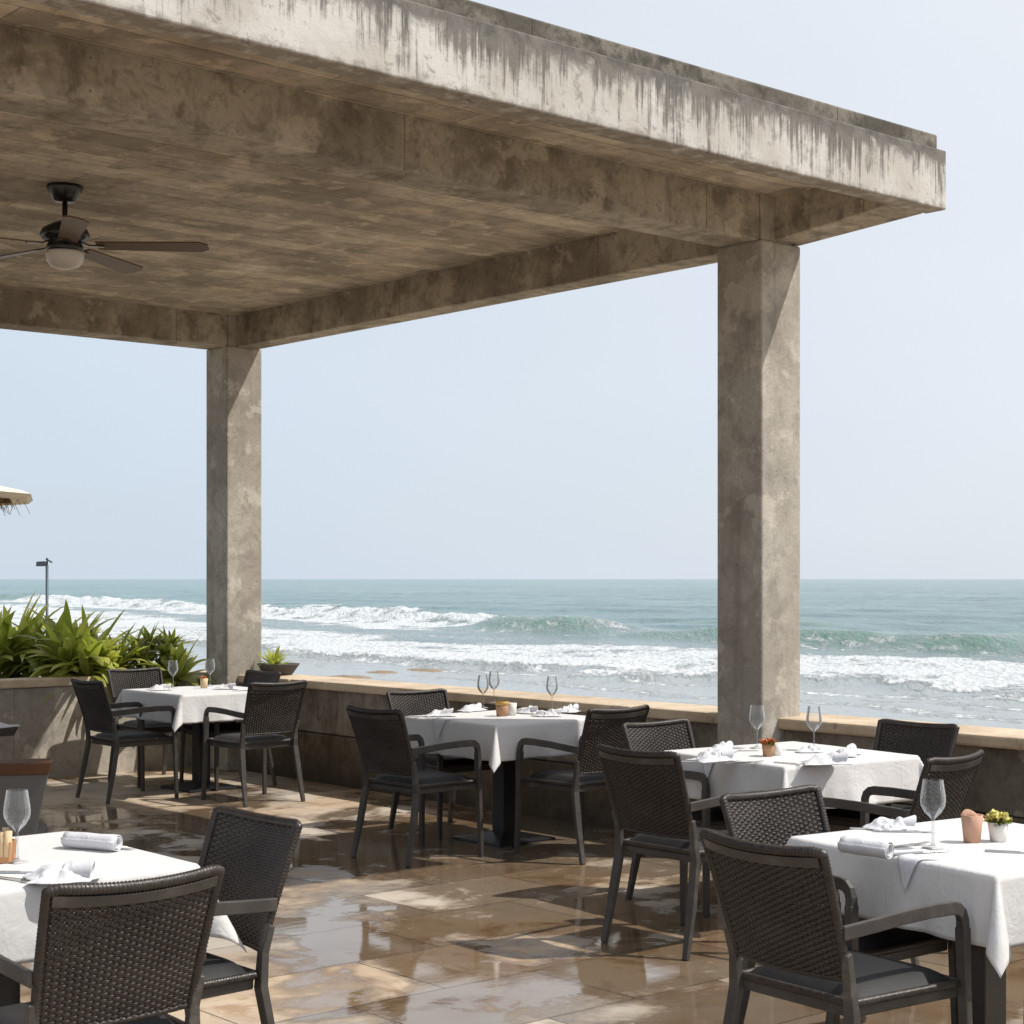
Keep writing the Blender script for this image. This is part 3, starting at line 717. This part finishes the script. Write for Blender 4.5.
def flat_strand(mb, pts, nrms, w, th):
    n = len(pts); b = len(mb.v)
    for i in range(n):
        d = (pts[min(i + 1, n - 1)] - pts[max(i - 1, 0)]).normalized(); nn = nrms[i]; s = d.cross(nn).normalized()
        for q, r in ((-w, -th * .4), (-w * .55, -th), (w * .55, -th), (w, -th * .4), (w, th * .4), (w * .55, th), (-w * .55, th), (-w, th * .4)):
            mb.v.append(tuple(pts[i] + s * q + nn * r))
    for i in range(n - 1):
        for j in range(8):
            k = (j + 1) % 8; mb.f.append((b + i * 8 + j, b + i * 8 + k, b + (i + 1) * 8 + k, b + (i + 1) * 8 + j))

def wrapped(mb, pts, r, pitch=.0085, squash=1.0):
    """a rail wound with strand"""
    L = [0]
    for i in range(1, len(pts)): L.append(L[-1] + (pts[i] - pts[i - 1]).length)
    N = int(L[-1] / pitch) * 3; out = []; j = 0
    for k in range(N + 1):
        s = L[-1] * k / N
        while j < len(L) - 2 and L[j + 1] < s: j += 1
        f = (s - L[j]) / max(1e-6, L[j + 1] - L[j]); out.append(pts[j].lerp(pts[j + 1], f))
    mb.tube(out, lambda i, t: [((r * (0.78 + 0.26 * abs(math.sin((i * math.pi / 3) + a * .5)))) * math.cos(a), squash * (r * (0.78 + 0.26 * abs(math.sin((i * math.pi / 3) + a * .5)))) * math.sin(a)) for a in [q * math.tau / 8 for q in range(8)]], up=(0, 1, 0.01))

def build_chair():
    root = empty('wicker_chair'); rnd = random.Random(2)
    ns, rows = 23, 42
    mb = MB(); nrm = Vector((0, .96, .27))
    for i in range(ns):                                        # upright stakes
        a = -0.93 + 1.86 * i / (ns - 1)
        pts = [back_pos(a, t / 14) for t in range(15)]
        flat_strand(mb, pts, [nrm] * 15, .0066, .0016)
    for j in range(rows):                                      # weavers over and under
        t = (j + .5) / rows; ph = j % 2; pts = []
        n = ns * 4
        jit = rnd.uniform(-.0008, .0008)
        for k in range(n + 1):
            a = -1.0 + 2.0 * k / n
            s = (a + .93) / 1.86 * (ns - 1)
            off = .0045 * math.cos(math.pi * (s + ph))
            pts.append(back_pos(a, t, off) + Vector((0, 0, jit)))
        flat_strand(mb, pts, [nrm] * len(pts), .0047, .0018)
    mb.build('backrest', M['wicker'], root, smooth=True)
    # wound border of the back
    mb = MB()
    left = [back_pos(-1.03, t / 10) for t in range(11)]; top = [back_pos(-1.03 + 2.06 * k / 16, 1.02) for k in range(17)]; right = [back_pos(1.03, 1 - t / 10) for t in range(11)]
    wrapped(mb, left + top[1:-1] + right, .0155, .011)
    wrapped(mb, [back_pos(-1.0 + 2.0 * k / 16, 0.0) for k in range(17)], .008)
    mb.build('back_border', M['wicker'], root, smooth=True)
    mb = MB()                                                   # smooth rail under the top edge, on the rear
    P = [[back_pos(a, .985, -.014), back_pos(a, .985, -.0085), back_pos(a, .905, -.0085), back_pos(a, .905, -.014)] for a in [-.99 + 1.98 * k / 16 for k in range(17)]]
    mb.grid([[tuple(q) for q in r] for r in P], True); mb.build('top_rail', M['frame'], root, smooth=False, bevel=.002)
    # seat apron and woven edge
    mb = MB()
    mb.prism([(-.228, -.235, .392), (.228, -.235, .392), (.25, .255, .392), (-.25, .255, .392)], [(-.228, -.235, .430), (.228, -.235, .430), (.25, .255, .430), (-.25, .255, .430)])
    mb.build('seat_frame', M['frame'], root, bevel=.008)
    mb = MB(); ring = [Vector(p) for p in ((-.236, -.24, .436), (-.258, .262, .436), (.258, .262, .436), (.236, -.24, .436), (-.236, -.24, .436))]
    dense = []
    for i in range(4):
        for k in range(6): dense.append(ring[i].lerp(ring[i + 1], k / 6))
    mb_pts = dense + [ring[4]]
    wrapped(mb, mb_pts, .0125, .011); mb.build('woven_edge', M['wicker'], root, smooth=True)
    # cushion: soft pad
    mb = MB(); N = 14
    def cpos(s, t, top):
        x = s * (.222 + .022 * (t + 1) / 2); y = .008 + t * .240
        e = max(abs(s), abs(t)); e2 = 1 - (abs(s) ** 6); e3 = 1 - (abs(t) ** 6); q = max(0, e2 * e3) ** .5
        z = .438 + (.040 * q + .004 * math.cos(s * 1.3) * math.cos(t * 1.3) if top else 0)
        return (x, y, z)
    mb.grid([[cpos(-1 + 2 * i / N, -1 + 2 * j / N, True) for i in range(N + 1)] for j in range(N + 1)])
    mb.grid([[cpos(1 - 2 * i / N, -1 + 2 * j / N, False) for i in range(N + 1)] for j in range(N + 1)])
    mb.build('cushion', M['cushion'], root, smooth=True)
    rect = lambda a, c: [(-a, -c), (a, -c), (a, c), (-a, c)]
    for s in (-1, 1):
        mb = MB()                                               # rear leg running up into the back
        mb.tube([(s * .262, -.345, 0), (s * .252, -.29, .22), (s * .242, -.252, .40), (s * .240, -.262, .50), (s * .247, -.285, .58)],
                lambda i, t: rect(.0125 + .003 * math.sin(t * 3.1), .015 + .008 * math.sin(min(1, t * 1.3) * 3.1)), up=(1, 0, 0))
        mb.build('leg', M['frame'], root, bevel=.004)
        mb = MB()                                               # front leg up to the bend of the arm
        mb.tube([(s * .282, .275, 0), (s * .276, .268, .22), (s * .270, .262, .44), (s * .268, .258, .598)],
                lambda i, t: rect(.013 + .003 * t, .015 + .006 * t), up=(1, 0, 0))
        mb.build('leg', M['frame'], root, bevel=.004)
        mb = MB()
        arc = [(s * .268, .258, .596), (s * .268, .2575, .618), (s * .268, .249, .640), (s * .2675, .230, .654), (s * .267, .205, .6585)]
        run = [(s * .266, .10, .6595), (s * .263, -.04, .655), (s * .260, -.16, .647), (s * .252, -.305, .638)]
        mb.tube(arc + run, lambda i, t: rect(.015 + .005 * min(1, t * 2.4), .018 - .0095 * min(1, t * 2.2)), up=(1, 0, 0))
        mb.build('armrest', M['frame'], root, bevel=.004)
    return root
CH = build_chair(); first = [True]
def chair(x, y, face, label, group, name=None):
    c = CH if first[0] else copy_tree(CH); first[0] = False
    c.location = (x, y, 0); c.rotation_euler = (0, 0, R(face - 90)); c.scale = (.92, .87, 1.0)
    tag(c, label, 'chair', group); return c

# ------------------------------------------------------------------ tables
def build_table():
    root = empty('pedestal_table')
    mb = MB(); mb.prism([(-.43, -.43, .722)] * 0 or [(-.42, -.42, .722), (.42, -.42, .722), (.42, .42, .722), (-.42, .42, .722)], [(-.42, -.42, .747), (.42, -.42, .747), (.42, .42, .747), (-.42, .42, .747)])
    mb.build('tabletop', M['darkwood'], root, bevel=.004)
    mb = MB(); mb.box(-.052, .052, -.052, .052, .04, .70); mb.build('pedestal', M['iron'], root, bevel=.006)
    mb = MB(); mb.box(-.19, .19, -.19, .19, .70, .7215); mb.build('top_bracket', M['iron'], root, bevel=.004)
    mb = MB(); q = .225
    mb.prism([(-q, -q, .0), (q, -q, .0), (q, q, .0), (-q, q, .0)], [(-q, -q, .016), (q, -q, .016), (q, q, .016), (-q, q, .016)])
    r = .065
    mb.prism([(-q + .005, -q + .005, .016), (q - .005, -q + .005, .016), (q - .005, q - .005, .016), (-q + .005, q - .005, .016)], [(-r, -r, .048), (r, -r, .048), (r, r, .048), (-r, r, .048)])
    mb.build('base_plate', M['iron'], root, bevel=.003)
    return root
TB = build_table(); tfirst = [True]
HT = .752
def cloth(name, x, y, rz, sd, label, half=.43, over=.215):
    n = 96; tot = half + over; g = np.linspace(-tot, tot, n + 1)
    s, t = np.meshgrid(g, g)
    cx = np.clip(s, -half, half); cy = np.clip(t, -half, half)
    ex, ey = s - cx, t - cy; L = np.hypot(ex, ey); Ls = np.maximum(L, 1e-6); dx, dy = ex / Ls, ey / Ls
    corner = (np.abs(ex) > 1e-6) & (np.abs(ey) > 1e-6)
    th = np.arctan2(np.abs(ey), np.abs(ex))                       # 0..pi/2 in a corner fan
    k = np.where(corner, np.sin(2 * th) ** 1.1, 0)
    per = np.where(np.abs(ex) > np.abs(ey), cy, cx)
    side = np.where(np.abs(ex) > np.abs(ey), np.sign(ex) * 2.0, np.sign(ey) * 5.0)
    wav = np.where(corner, 0, fbm(per * 4.6 + sd, side, 2, sd) * .34 * (1 - (np.abs(per) / half) ** 4))
    out = 0.07 + 0.42 * k + wav * np.minimum(1, L / over)
    # cloth folds over a small rounded edge
    rr = .010; ang = np.minimum(L / rr, math.pi / 2); arc_o = rr * np.sin(ang); arc_d = rr * (1 - np.cos(ang)); rest = np.maximum(0, L - rr * math.pi / 2)
    o_ = arc_o + rest * out; d_ = arc_d + rest * np.sqrt(np.maximum(0.05, 1 - out ** 2))
    # the fan direction is squeezed so that the corner hangs as one pointed flap
    thq = np.where(corner, th, 0)
    X = cx + dx * o_; Y = cy + dy * o_
    flat = 1 - np.minimum(1, L / .02)
    Zz = HT + flat * 0.0010 * fbm(s * 4, t * 4, 2, sd) - d_
    crease = np.exp(-(s / .004) ** 2) + np.exp(-(t / .004) ** 2)
    Zz = Zz + crease * .0012 * flat
    V = np.stack([X, Y, Zz], -1).reshape(-1, 3)
    idx = np.arange((n + 1) ** 2).reshape(n + 1, n + 1)
    Q = np.stack([idx[:-1, :-1], idx[:-1, 1:], idx[1:, 1:], idx[1:, :-1]], -1).reshape(-1, 4)
    mb = MB(); mb.v = [tuple(p) for p in V]; mb.f = [tuple(int(a) for a in q) for q in Q]
    o = mb.build('tablecloth', M['cloth'], smooth=True, solid=.0022)
    o.location = (x, y, 0); o.rotation_euler.z = rz
    tag(o, label, 'tablecloth', 'white tablecloths')
    return o
def table(x, y, rot, sd, label, clabel, **kw):
    c = TB if tfirst[0] else copy_tree(TB); tfirst[0] = False
    c.location = (x, y, 0); c.rotation_euler = (0, 0, R(rot)); tag(c, label, 'table', 'square restaurant tables')
    cloth('tablecloth', x, y, R(rot), sd, clabel, **kw)
TX = {1: (-2.38, 13.0), 2: (-.05, 10.44), 3: (1.35, 8.27), 4: (1.515, 5.46), 5: (-1.545, 5.095)}
table(*TX[1], 40.9, 1, 'square table in the far corner by the far column', 'white tablecloth on the corner table beside the far column')
table(*TX[2], 40.9, 2, 'square table alone between the two columns by the sea wall', 'white tablecloth on the table midway between the two columns')
table(*TX[3], 34, 3, 'square table in front of the near column', 'white tablecloth on the table right in front of the near column')
table(*TX[4], 33, 4, 'square table nearest at the right edge, with yellow flowers on it', 'white tablecloth under the yellow flowers, its corner hanging low at right')
table(*TX[5], 40.9, 5, 'square table nearest at the left edge of the terrace', 'white tablecloth cut by the left edge with a rolled napkin')

gA = 'dark wicker chairs round the tables'
chair(-2.80, 12.45, 40, 'dark wicker armchair seen from behind, left of the corner table', gA)
chair(-1.88, 12.28, 131, 'dark wicker armchair right of the corner table by the far column, woven back towards us', gA)
chair(-2.84, 13.50, -50, 'wicker chair behind the corner table, only its sunlit back top showing under the plants', gA)
chair(-2.22, 13.16, 221, 'wicker chair tucked in behind the corner table against the sea wall', gA)
chair(-.53, 9.80, 44, 'dark wicker armchair left of the middle table, smooth dark back to us', gA)
chair(.38, 9.88, 131, 'dark wicker armchair right of the middle table, facing left with its arm towards us', gA)
chair(-.40, 10.80, -50, 'wicker chair behind the middle table, its pale sunlit back against the sea wall', gA)
chair(.79, 7.50, 42, 'dark wicker armchair left of the table before the near column, tall back to us', gA)
chair(.96, 8.40, -49, 'wicker chair with sunlit grey weave just left of the near column foot', gA)
chair(1.80, 8.39, 221, 'dark wicker chair between the near column table and sea wall, at upper right', gA)
chair(1.58, 7.26, 138, 'dark wicker armchair behind the tall wine glass and yellow flowers', gA)
chair(.97, 4.95, 37, 'large wicker armchair in the right foreground seen from behind', gA)
chair(1.10, 5.55, -52, 'wicker chair with light sunlit weave right behind the large foreground chair', gA)
chair(1.80, 4.74, 123, 'wicker armchair cut by the right edge, only its leg and arm showing', gA)
chair(-1.14, 4.42, 130, 'largest wicker armchair at bottom left seen from behind', gA)
chair(-1.05, 5.02, 221, 'dark wicker armchair facing left beside the rolled napkin', gA)
chair(-1.87, 5.60, -49, 'wicker chair at the left edge showing only a corner of its seat', gA)

# upholstered chair with a wooden top rail at the left edge
uc = empty('upholstered_chair', (-2.52, 7.75, 0), R(4)); tag(uc, 'grey upholstered chair with a red-brown wooden top rail at left', 'chair')
mb = MB()
P = []
for i in range(13):
    a = -1 + 2 * i / 12; P.append([(a * .35, -.30 - (1 - a * a) * .05 + k * -.0, 0) for k in (0,)])
def upback(z0, z1, w0, w1, th, y0, y1, mat, nm):
    m_ = MB(); rows = []
    for z, w, y in ((z0, w0, y0), (z1, w1, y1)):
        rows.append((z, w, y))
    G = []
    for z, w, y in rows: G.append([(a * w, y - (1 - a * a) * .05, z) for a in [-1 + 2 * i / 16 for i in range(17)]])
    m_.grid(G); o_ = m_.build(nm, mat, uc, smooth=False, solid=th); q_ = o_.modifiers.new('bevel', 'BEVEL'); q_.width = .004; q_.segments = 2; q_.limit_method = 'ANGLE'; return o_
upback(.12, .745, .30, .452, .05, -.16, -.27, M['grey_cloth'], 'backrest')
upback(.746, .80, .455, .468, .062, -.272, -.282, M['redwood'], 'top_rail')
mb = MB(); mb.box(-.33, .33, -.15, .36, .30, .44); mb.build('seat', M['grey_cloth'], uc, bevel=.03)
for sx in (-1, 1):
    for sy, yy in ((-1, -.12), (1, .32)):
        mb = MB(); mb.tube([(sx * .28, yy, .0), (sx * .29, yy, .31)], .02); mb.build('leg', M['redwood'], uc, smooth=True)

# table at far left, only its corner in the picture
t6 = empty('side_table', (-3.42, 9.74, .015), R(40.9)); tag(t6, 'dark table of which only a corner with white napkin shows at left edge', 'table')
mb = MB(); mb.prism([(-.41, -.41, .69), (.41, -.41, .69), (.41, .41, .69), (-.41, .41, .69)], [(-.43, -.43, .74), (.43, -.43, .74), (.43, .43, .74), (-.43, .43, .74)]); mb.build('tabletop', M['darkwood'], t6, bevel=.006)
mb = MB(); mb.box(-.05, .05, -.05, .05, .03, .688); mb.build('pedestal', M['iron'], t6, bevel=.005)
mb = MB(); mb.box(-.22, .22, -.22, .22, 0, .03); mb.build('base_plate', M['iron'], t6, bevel=.005)
mb = MB(); P = [[(.02 + .415 * i / 10, -.435 + .40 * j / 10, .7455 + .004 * math.sin(i * .7 + j)) for i in range(11)] for j in range(11)]; mb.grid(P)
nk = mb.build('napkin', M['napkin'], smooth=True, solid=.004); nk.location = (-3.42, 9.74, .015); nk.rotation_euler.z = R(40.9)
tag(nk, 'flat white napkin on the table corner at the left edge', 'napkin')

# ------------------------------------------------------------------ table ware
HC = .7545
def glass_at(px, py, label, h=.215, z=HC):
    """py is the foot of the stem in the picture"""
    p = at(px, py, z); k = h / .215
    if 'mesh' not in glass_at.__dict__:
        mb = MB()
        prof = [(.034, .0), (.035, .0015), (.02, .005), (.006, .010), (.0040, .02), (.0036, .06), (.0042, .088), (.010, .096), (.026, .112), (.037, .132), (.0395, .146), (.0385, .165), (.031, .215)]
        mb.lathe(prof, 32); o = mb.build('wine_glass', M['glass'], smooth=True); glass_at.mesh = o
    else:
        o = glass_at.mesh.copy(); COL.objects.link(o)
    o.location = p; o.scale = (k, k, k); tag(o, label, 'wine glass', 'wine glasses on the tables'); return o
glass_at(210, 686, 'wine glass on the corner table in front of the far column')
glass_at(173, 688, 'wine glass at left on the corner table before the spiky plant')
glass_at(483, 708, 'wine glass left of the brown cup on the middle table')
glass_at(494, 703, 'wine glass behind the brown cup on the middle table')
glass_at(552, 710, 'wine glass at right on the middle table')
glass_at(757, 748, 'wine glass in front of the near column, left of the other')
glass_at(814, 750, 'wine glass just right of the near column')
glass_at(933, 848, 'large wine glass at right beside the pink cup')
glass_at(17, 862, 'large wine glass on the left foreground table')

def cup(px, py, r0, r1, h, mat, name, label, cat, z=HC, fill=None):
    p = at(px, py, z); root = empty(name, p); tag(root, label, cat)
    mb = MB(); mb.lathe([(0, 0), (r0, 0), (r0 + (r1 - r0) * .5, h * .5), (r1, h), (r1 - .0035, h), (r0 - .003, .006), (0, .006)], 24); mb.build('cup', mat, root, smooth=True)
    return root
def tufts(root, z, r, n, mat, name, sd, size=.012, hgt=.03):
    rnd = random.Random(sd); mb = MB()
    for k in range(n):
        a = rnd.uniform(0, math.tau); rr = r * math.sqrt(rnd.random()); c = Vector((rr * math.cos(a), rr * math.sin(a), z + hgt * rnd.random() * (1.15 - rr / r * .6)))
        for q in range(5):
            b_ = rnd.uniform(0, math.tau); e = rnd.uniform(.1, 1.2); d = Vector((math.cos(b_) * math.cos(e), math.sin(b_) * math.cos(e), math.sin(e))) * size
            s_ = Vector((-math.sin(b_), math.cos(b_), 0)) * size * .45
            mb.add([c, c + d * .6 + s_, c + d, c + d * .6 - s_], [(0, 1, 2, 3)])
    return mb.build(name, mat, root, smooth=False)
# flower pot with orange flowers and its paper cup, near column table
f1 = cup(768, 756, .023, .031, .060, M['kraft'], 'flower_cup', 'small brown cup of orange flowers before the near column', 'flower pot')
tufts(f1, .056, .036, 46, M['orange'], 'flowers', 3, .016, .022); tufts(f1, .052, .036, 22, M['leaf_low'], 'greenery', 4, .016, .012)
cup(776.5, 755, .021, .027, .055, M['white_pot'], 'white_cup', 'small white cup touching the cup of orange flowers', 'cup')
# middle table
f2 = cup(502, 716, .034, .040, .082, M['kraft'], 'paper_cup', 'tan paper cup with gold band on the middle table', 'cup')
mb = MB(); mb.lathe([(.0385, .070), (.0418, .071), (.042, .09), (.039, .091)], 20); mb.build('rim_band', simple('gold band', (.50, .30, .07), .4, .2, 30), f2, smooth=True)
cup(512, 715, .026, .030, .075, M['white_pot'], 'white_cup', 'white cup behind the tan paper cup on the middle table', 'cup')
# corner table
f3 = cup(204, 688, .026, .030, .075, M['stick'], 'candle_cup', 'orange candle cup beside the wine glass on the corner table', 'cup')
tufts(f3, .070, .024, 10, M['orange'], 'flame_petals', 9, .02, .01)
# right foreground table
f4 = cup(972, 842, .026, .0355, .088, M['pinkpaper'], 'pink_cup', 'pink terracotta coloured cup with folded paper beside yellow flowers', 'cup')
mb = MB(); P = []
for i in range(9):
    t = i / 8; P.append([(-.034 + .068 * t, .004 * math.sin(t * 9) - .012, .070), (-.033 + .066 * t, .010 * math.sin(t * 7) - .004, .086 + .022 * math.sin(t * 3.1 + .5) - .008 * t)])
mb.grid(P); mb.build('folded_paper', M['pinkpaper'], f4, smooth=True, solid=.003)
f5 = cup(998, 841, .025, .0335, .062, M['white_pot'], 'flower_pot', 'white pot full of pale yellow flowers at the right edge', 'flower pot')
tufts(f5, .060, .036, 60, M['yellow'], 'flowers', 5, .017, .036); tufts(f5, .052, .034, 26, M['leaf_low'], 'greenery', 6, .017, .02)
# holder of breadsticks at left foreground
f6 = empty('breadstick_holder', at(2, 862, HC)); tag(f6, 'orange brown holder of pale breadsticks at the left picture edge', 'breadstick holder')
mb = MB(); mb.prism([(-.03, -.03, 0), (.03, -.03, 0), (.03, .03, 0), (-.03, .03, 0)], [(-.036, -.036, .065), (.036, -.036, .065), (.036, .036, .065), (-.036, .036, .065)]); mb.build('holder', simple('orange wood', (.45, .22, .09), .6, .2, 30), f6, bevel=.003)
rnd = random.Random(9)
for k in range(7):
    x, y = rnd.uniform(-.025, .028), rnd.uniform(-.025, .025); mb = MB(); mb.tube([(x, y, .02), (x * 1.3, y * 1.3, .085 + rnd.uniform(0, .025))], .010); mb.build('breadstick', M['stick'], f6, smooth=True, bevel=0)

# napkins ------------------------------------------------------------------
def place(o, px, py, rz, label, cat, z=HC + .001, group=None, s=1.0):
    o.location = at(px, py, z); o.rotation_euler.z = R(rz); o.scale = (s, s, s); tag(o, label, cat, group); return o

def mesh_knot(sd):
    """napkin loosely gathered: a crumpled heap with one open roll sticking out"""
    mb = MB(); N = 30; g = np.linspace(-1, 1, N + 1); a, b = np.meshgrid(g, g)
    sh = 1 + .16 * np.sin(3 * np.arctan2(b, a) + sd)
    x = a * .085 * sh; y = b * .060 * sh
    e = np.clip(1 - np.maximum(abs(a), abs(b)) ** 3, 0, 1)
    l1 = np.exp(-(((a + .42) / .38) ** 2 + ((b - .1) / .55) ** 2)); l2 = np.exp(-(((a - .38) / .36) ** 2 + ((b + .05) / .5) ** 2))
    rd = 1 - np.abs(fbm(a * 1.6 + sd * 3, b * 1.3, 3, sd)) * 3.2
    z = .003 + e * (.026 * l1 + .034 * l2 + .012 * np.clip(rd, -.3, 1) + .004) 
    x = x + .012 * fbm(a * 1.5, b * 1.5, 2, sd + 5); y = y + .012 * fbm(a * 1.5, b * 1.5, 2, sd + 6)
    mb.grid([[(float(x[i, j]), float(y[i, j]), max(.0015, float(z[i, j]))) for j in range(N + 1)] for i in range(N + 1)])
    P = []
    for k in range(8):                                        # the flaring open roll
        r = .012 + .012 * k / 7; P.append([(.02 + .055 * k / 7 + .006 * math.sin(q * .5), -.018 + r * math.cos(q * math.tau / 15 * 1.12) * .9, .024 + r * math.sin(q * math.tau / 15 * 1.12) + .002 * k / 7) for q in range(16)])
    mb.grid(P)
    return mb
def knot(px, py, rz, sd, label, s=1.0):
    o = mesh_knot(sd).build('napkin', M['napkin'], smooth=True, solid=.003, auto=1)
    return place(o, px, py, rz, label, 'napkin', group='folded napkins', s=s)
def roll(px, py, rz, label, L=.17, r=.022, s=1.0, sd=0):
    mb = MB(); P = []
    n = 46
    for i in range(n + 1):
        a = i / n * math.tau * 2.3; rr = r * (1.0 - .55 * (1 - i / n))
        sq = .86
        P.append([(-L / 2 + L * k / 8 + .004 * math.sin(a), rr * math.cos(-a - 1.57), r * sq + rr * sq * math.sin(-a - 1.57) + .0008 * math.sin(k * 1.5 + a)) for k in range(9)])
    mb.grid(P)
    o = mb.build('rolled_napkin', M['napkin'], smooth=True, solid=.0025)
    return place(o, px, py, rz, label, 'napkin', group='folded napkins', s=s)
def hang(mx, my, rz, w, drop, label, reach=.06):
    """pointed napkin corner lying over the table edge; local -Y points off the table"""
    mb = MB(); n = 14; P = []
    tot = reach + drop
    for i in range(n + 1):
        t = i / n; s_ = t * tot; hw = w * (1 - t) + .001
        over = s_ - reach
        r_ = .014
        if over <= 0: y, z = over, .0
        else:
            a = min(over / r_, math.pi / 2); y = -r_ * math.sin(a) - max(0, over - r_ * 1.57) * .10; z = -r_ * (1 - math.cos(a)) - max(0, over - r_ * 1.57)
            y = -over * 1 if False else y
        P.append([(q * hw, (y if over > 0 else -over * -1), z + .0012 * math.sin(q * 4 + i)) for q in [-1 + 2 * k / 8 for k in range(9)]])
    P = [[(x, (-(y) if False else y), z) for x, y, z in r] for r in P]
    # mirror the part lying on the top to the inside of the edge
    Q = []
    for i, r in enumerate(P):
        s_ = i / n * tot
        Q.append([(x, (reach - s_) if s_ < reach else y, z) for x, y, z in r])
    mb.grid(Q); return mb
# positions on the table edges: table centre + rotation
def edge_pt(T, rot, lx, ly, z):
    c, s = math.cos(R(rot)), math.sin(R(rot)); return Vector((T[0] + lx * c - ly * s, T[1] + lx * s + ly * c, z))
def hang_on(T, rot, side, along, w, drop, label):
    """side: 'x-' or 'y-' edge of the table"""
    mb = hang(0, 0, 0, w, drop, label); o = mb.build('napkin', M['napkin'], smooth=True, solid=.0025)
    hh = .43 + .0015 + .004
    if side == 'x-': o.location = edge_pt(T, rot, -hh, along, HC + .0015); o.rotation_euler.z = R(rot - 90)
    else: o.location = edge_pt(T, rot, along, -hh, HC + .0015); o.rotation_euler.z = R(rot)
    tag(o, label, 'napkin', 'napkin corners hanging off the tables')
hang_on(TX[4], 33, 'x-', -.10, .07, .105, 'pointed napkin hanging over the edge under the rolled napkin at right')
hang_on(TX[3], 34, 'x-', .08, .085, .12, 'pointed napkin hanging off the table before the near column')
hang_on(TX[2], 40.9, 'x-', .08, .10, .13, 'pointed napkin hanging off the middle table at left')

knot(160, 690, 20, 1, 'folded napkin at left on the corner table')
knot(226, 689, -10, 2, 'folded napkin at right on the corner table by the far column')
knot(440, 716, 10, 3, 'folded napkin lying at the left end of the middle table')
knot(470, 711, 55, 4, 'knotted white napkin left of the tan cup')
knot(527, 713, -30, 5, 'knotted white napkin just right of the tan cup')
knot(548, 716, 15, 6, 'grey shaded folded napkin near the front edge of the middle table')
knot(568, 712, 60, 7, 'folded napkin farthest right on the middle table')
knot(713, 761, 25, 8, 'knotted white napkin left on the near column table', 1.15)
knot(720, 752, 60, 18, 'white napkin with tall loops behind the knotted one at left', 1.0)
knot(826, 764, 5, 9, 'folded napkin at right on the near column table', 1.2)
knot(846, 755, 70, 10, 'napkin with a round loop at the right end of the near column table', 1.0)
knot(808, 752, 20, 11, 'small napkin left of the wine glass by the near column', .7)
roll(866, 856, -46, 'rolled white napkin on the right foreground table', .17, .033)
knot(892, 829, 12, 12, 'soft folded white napkin behind the rolled one at right', .95)
roll(92, 849, -24, 'thick rolled white napkin on the left foreground table', .20, .031)
knot(62, 880, 8, 13, 'crumpled white napkin lying in front of the rolled one at left', 1.15)

# cutlery -------------------------------------------------------------------
def mesh_fork(L=.19):
    mb = MB(); h = .003
    mb.prism([(-L * .5, -.006, 0), (L * .16, -.0028, 0), (L * .16, .0028, 0), (-L * .5, .006, 0)], [(-L * .5, -.006, h), (L * .16, -.0028, h + .004), (L * .16, .0028, h + .004), (-L * .5, .006, h)])
    mb.prism([(L * .16, -.0028, .002), (L * .26, -.012, .001), (L * .26, .012, .001), (L * .16, .0028, .002)], [(L * .16, -.0028, .007), (L * .26, -.012, .004), (L * .26, .012, .004), (L * .16, .0028, .007)])
    for k in range(4):
        y = -.0105 + .007 * k; mb.prism([(L * .26, y - .0016, .001), (L * .5, y - .001, .006), (L * .5, y + .001, .006), (L * .26, y + .0016, .001)], [(L * .26, y - .0016, .004), (L * .5, y - .001, .008), (L * .5, y + .001, .008), (L * .26, y + .0016, .004)])
    return mb
def mesh_knife(L=.21):
    mb = MB()
    mb.prism([(-L * .5, -.006, 0), (0, -.005, 0), (0, .005, 0), (-L * .5, .006, 0)], [(-L * .5, -.005, .006), (0, -.004, .006), (0, .004, .006), (-L * .5, .005, .006)])
    mb.prism([(0, -.006, .001), (L * .42, -.008, .001), (L * .5, .004, .001), (0, .006, .001)], [(0, -.005, .004), (L * .42, -.007, .003), (L * .5, .004, .003), (0, .006, .004)])
    return mb
MF = mesh_fork().build('fork', M['steel'], bevel=.0008); MK = mesh_knife().build('knife', M['steel'], bevel=.0008)
used = set()
def cut(kind, px, py, rz, label):
    src = MF if kind == 'fork' else MK
    if kind in used: o = src.copy(); COL.objects.link(o)
    else: o = src; used.add(kind)
    place(o, px, py, rz, label, kind, HC + .0005, 'cutlery on the tables')
cut('fork', 906, 846, 28, 'fork beside the rolled napkin on the right foreground table')
cut('knife', 922, 853, 22, 'knife nearest the table edge right of the rolled napkin')
cut('fork', 878, 830, -22, 'fork at the far left of the right foreground table')
cut('knife', 905, 832, -8, 'knife lying behind the rolled napkin at right')
cut('knife', 1020, 853, -18, 'knife cut by the right picture edge')
cut('fork', 14, 880, -35, 'fork at the left end of the crumpled napkin')
cut('knife', 20, 873, 0, 'knife between the wine glass and the crumpled napkin at left')
cut('knife', 106, 848, -20, 'knife tucked in the thick rolled napkin at left')
cut('fork', 745, 763, 20, 'fork right of the knotted napkin before the near column')
cut('knife', 740, 751, 12, 'knife behind the flower cup before the near column')
cut('fork', 790, 764, -50, 'fork left of the folded napkin at the near column table')
cut('knife', 690, 762, 0, 'knife at the left edge of the near column table')
cut('fork', 420, 717, 5, 'fork at the left end of the middle table')
cut('fork', 245, 691, 5, 'fork at the right end of the corner table')
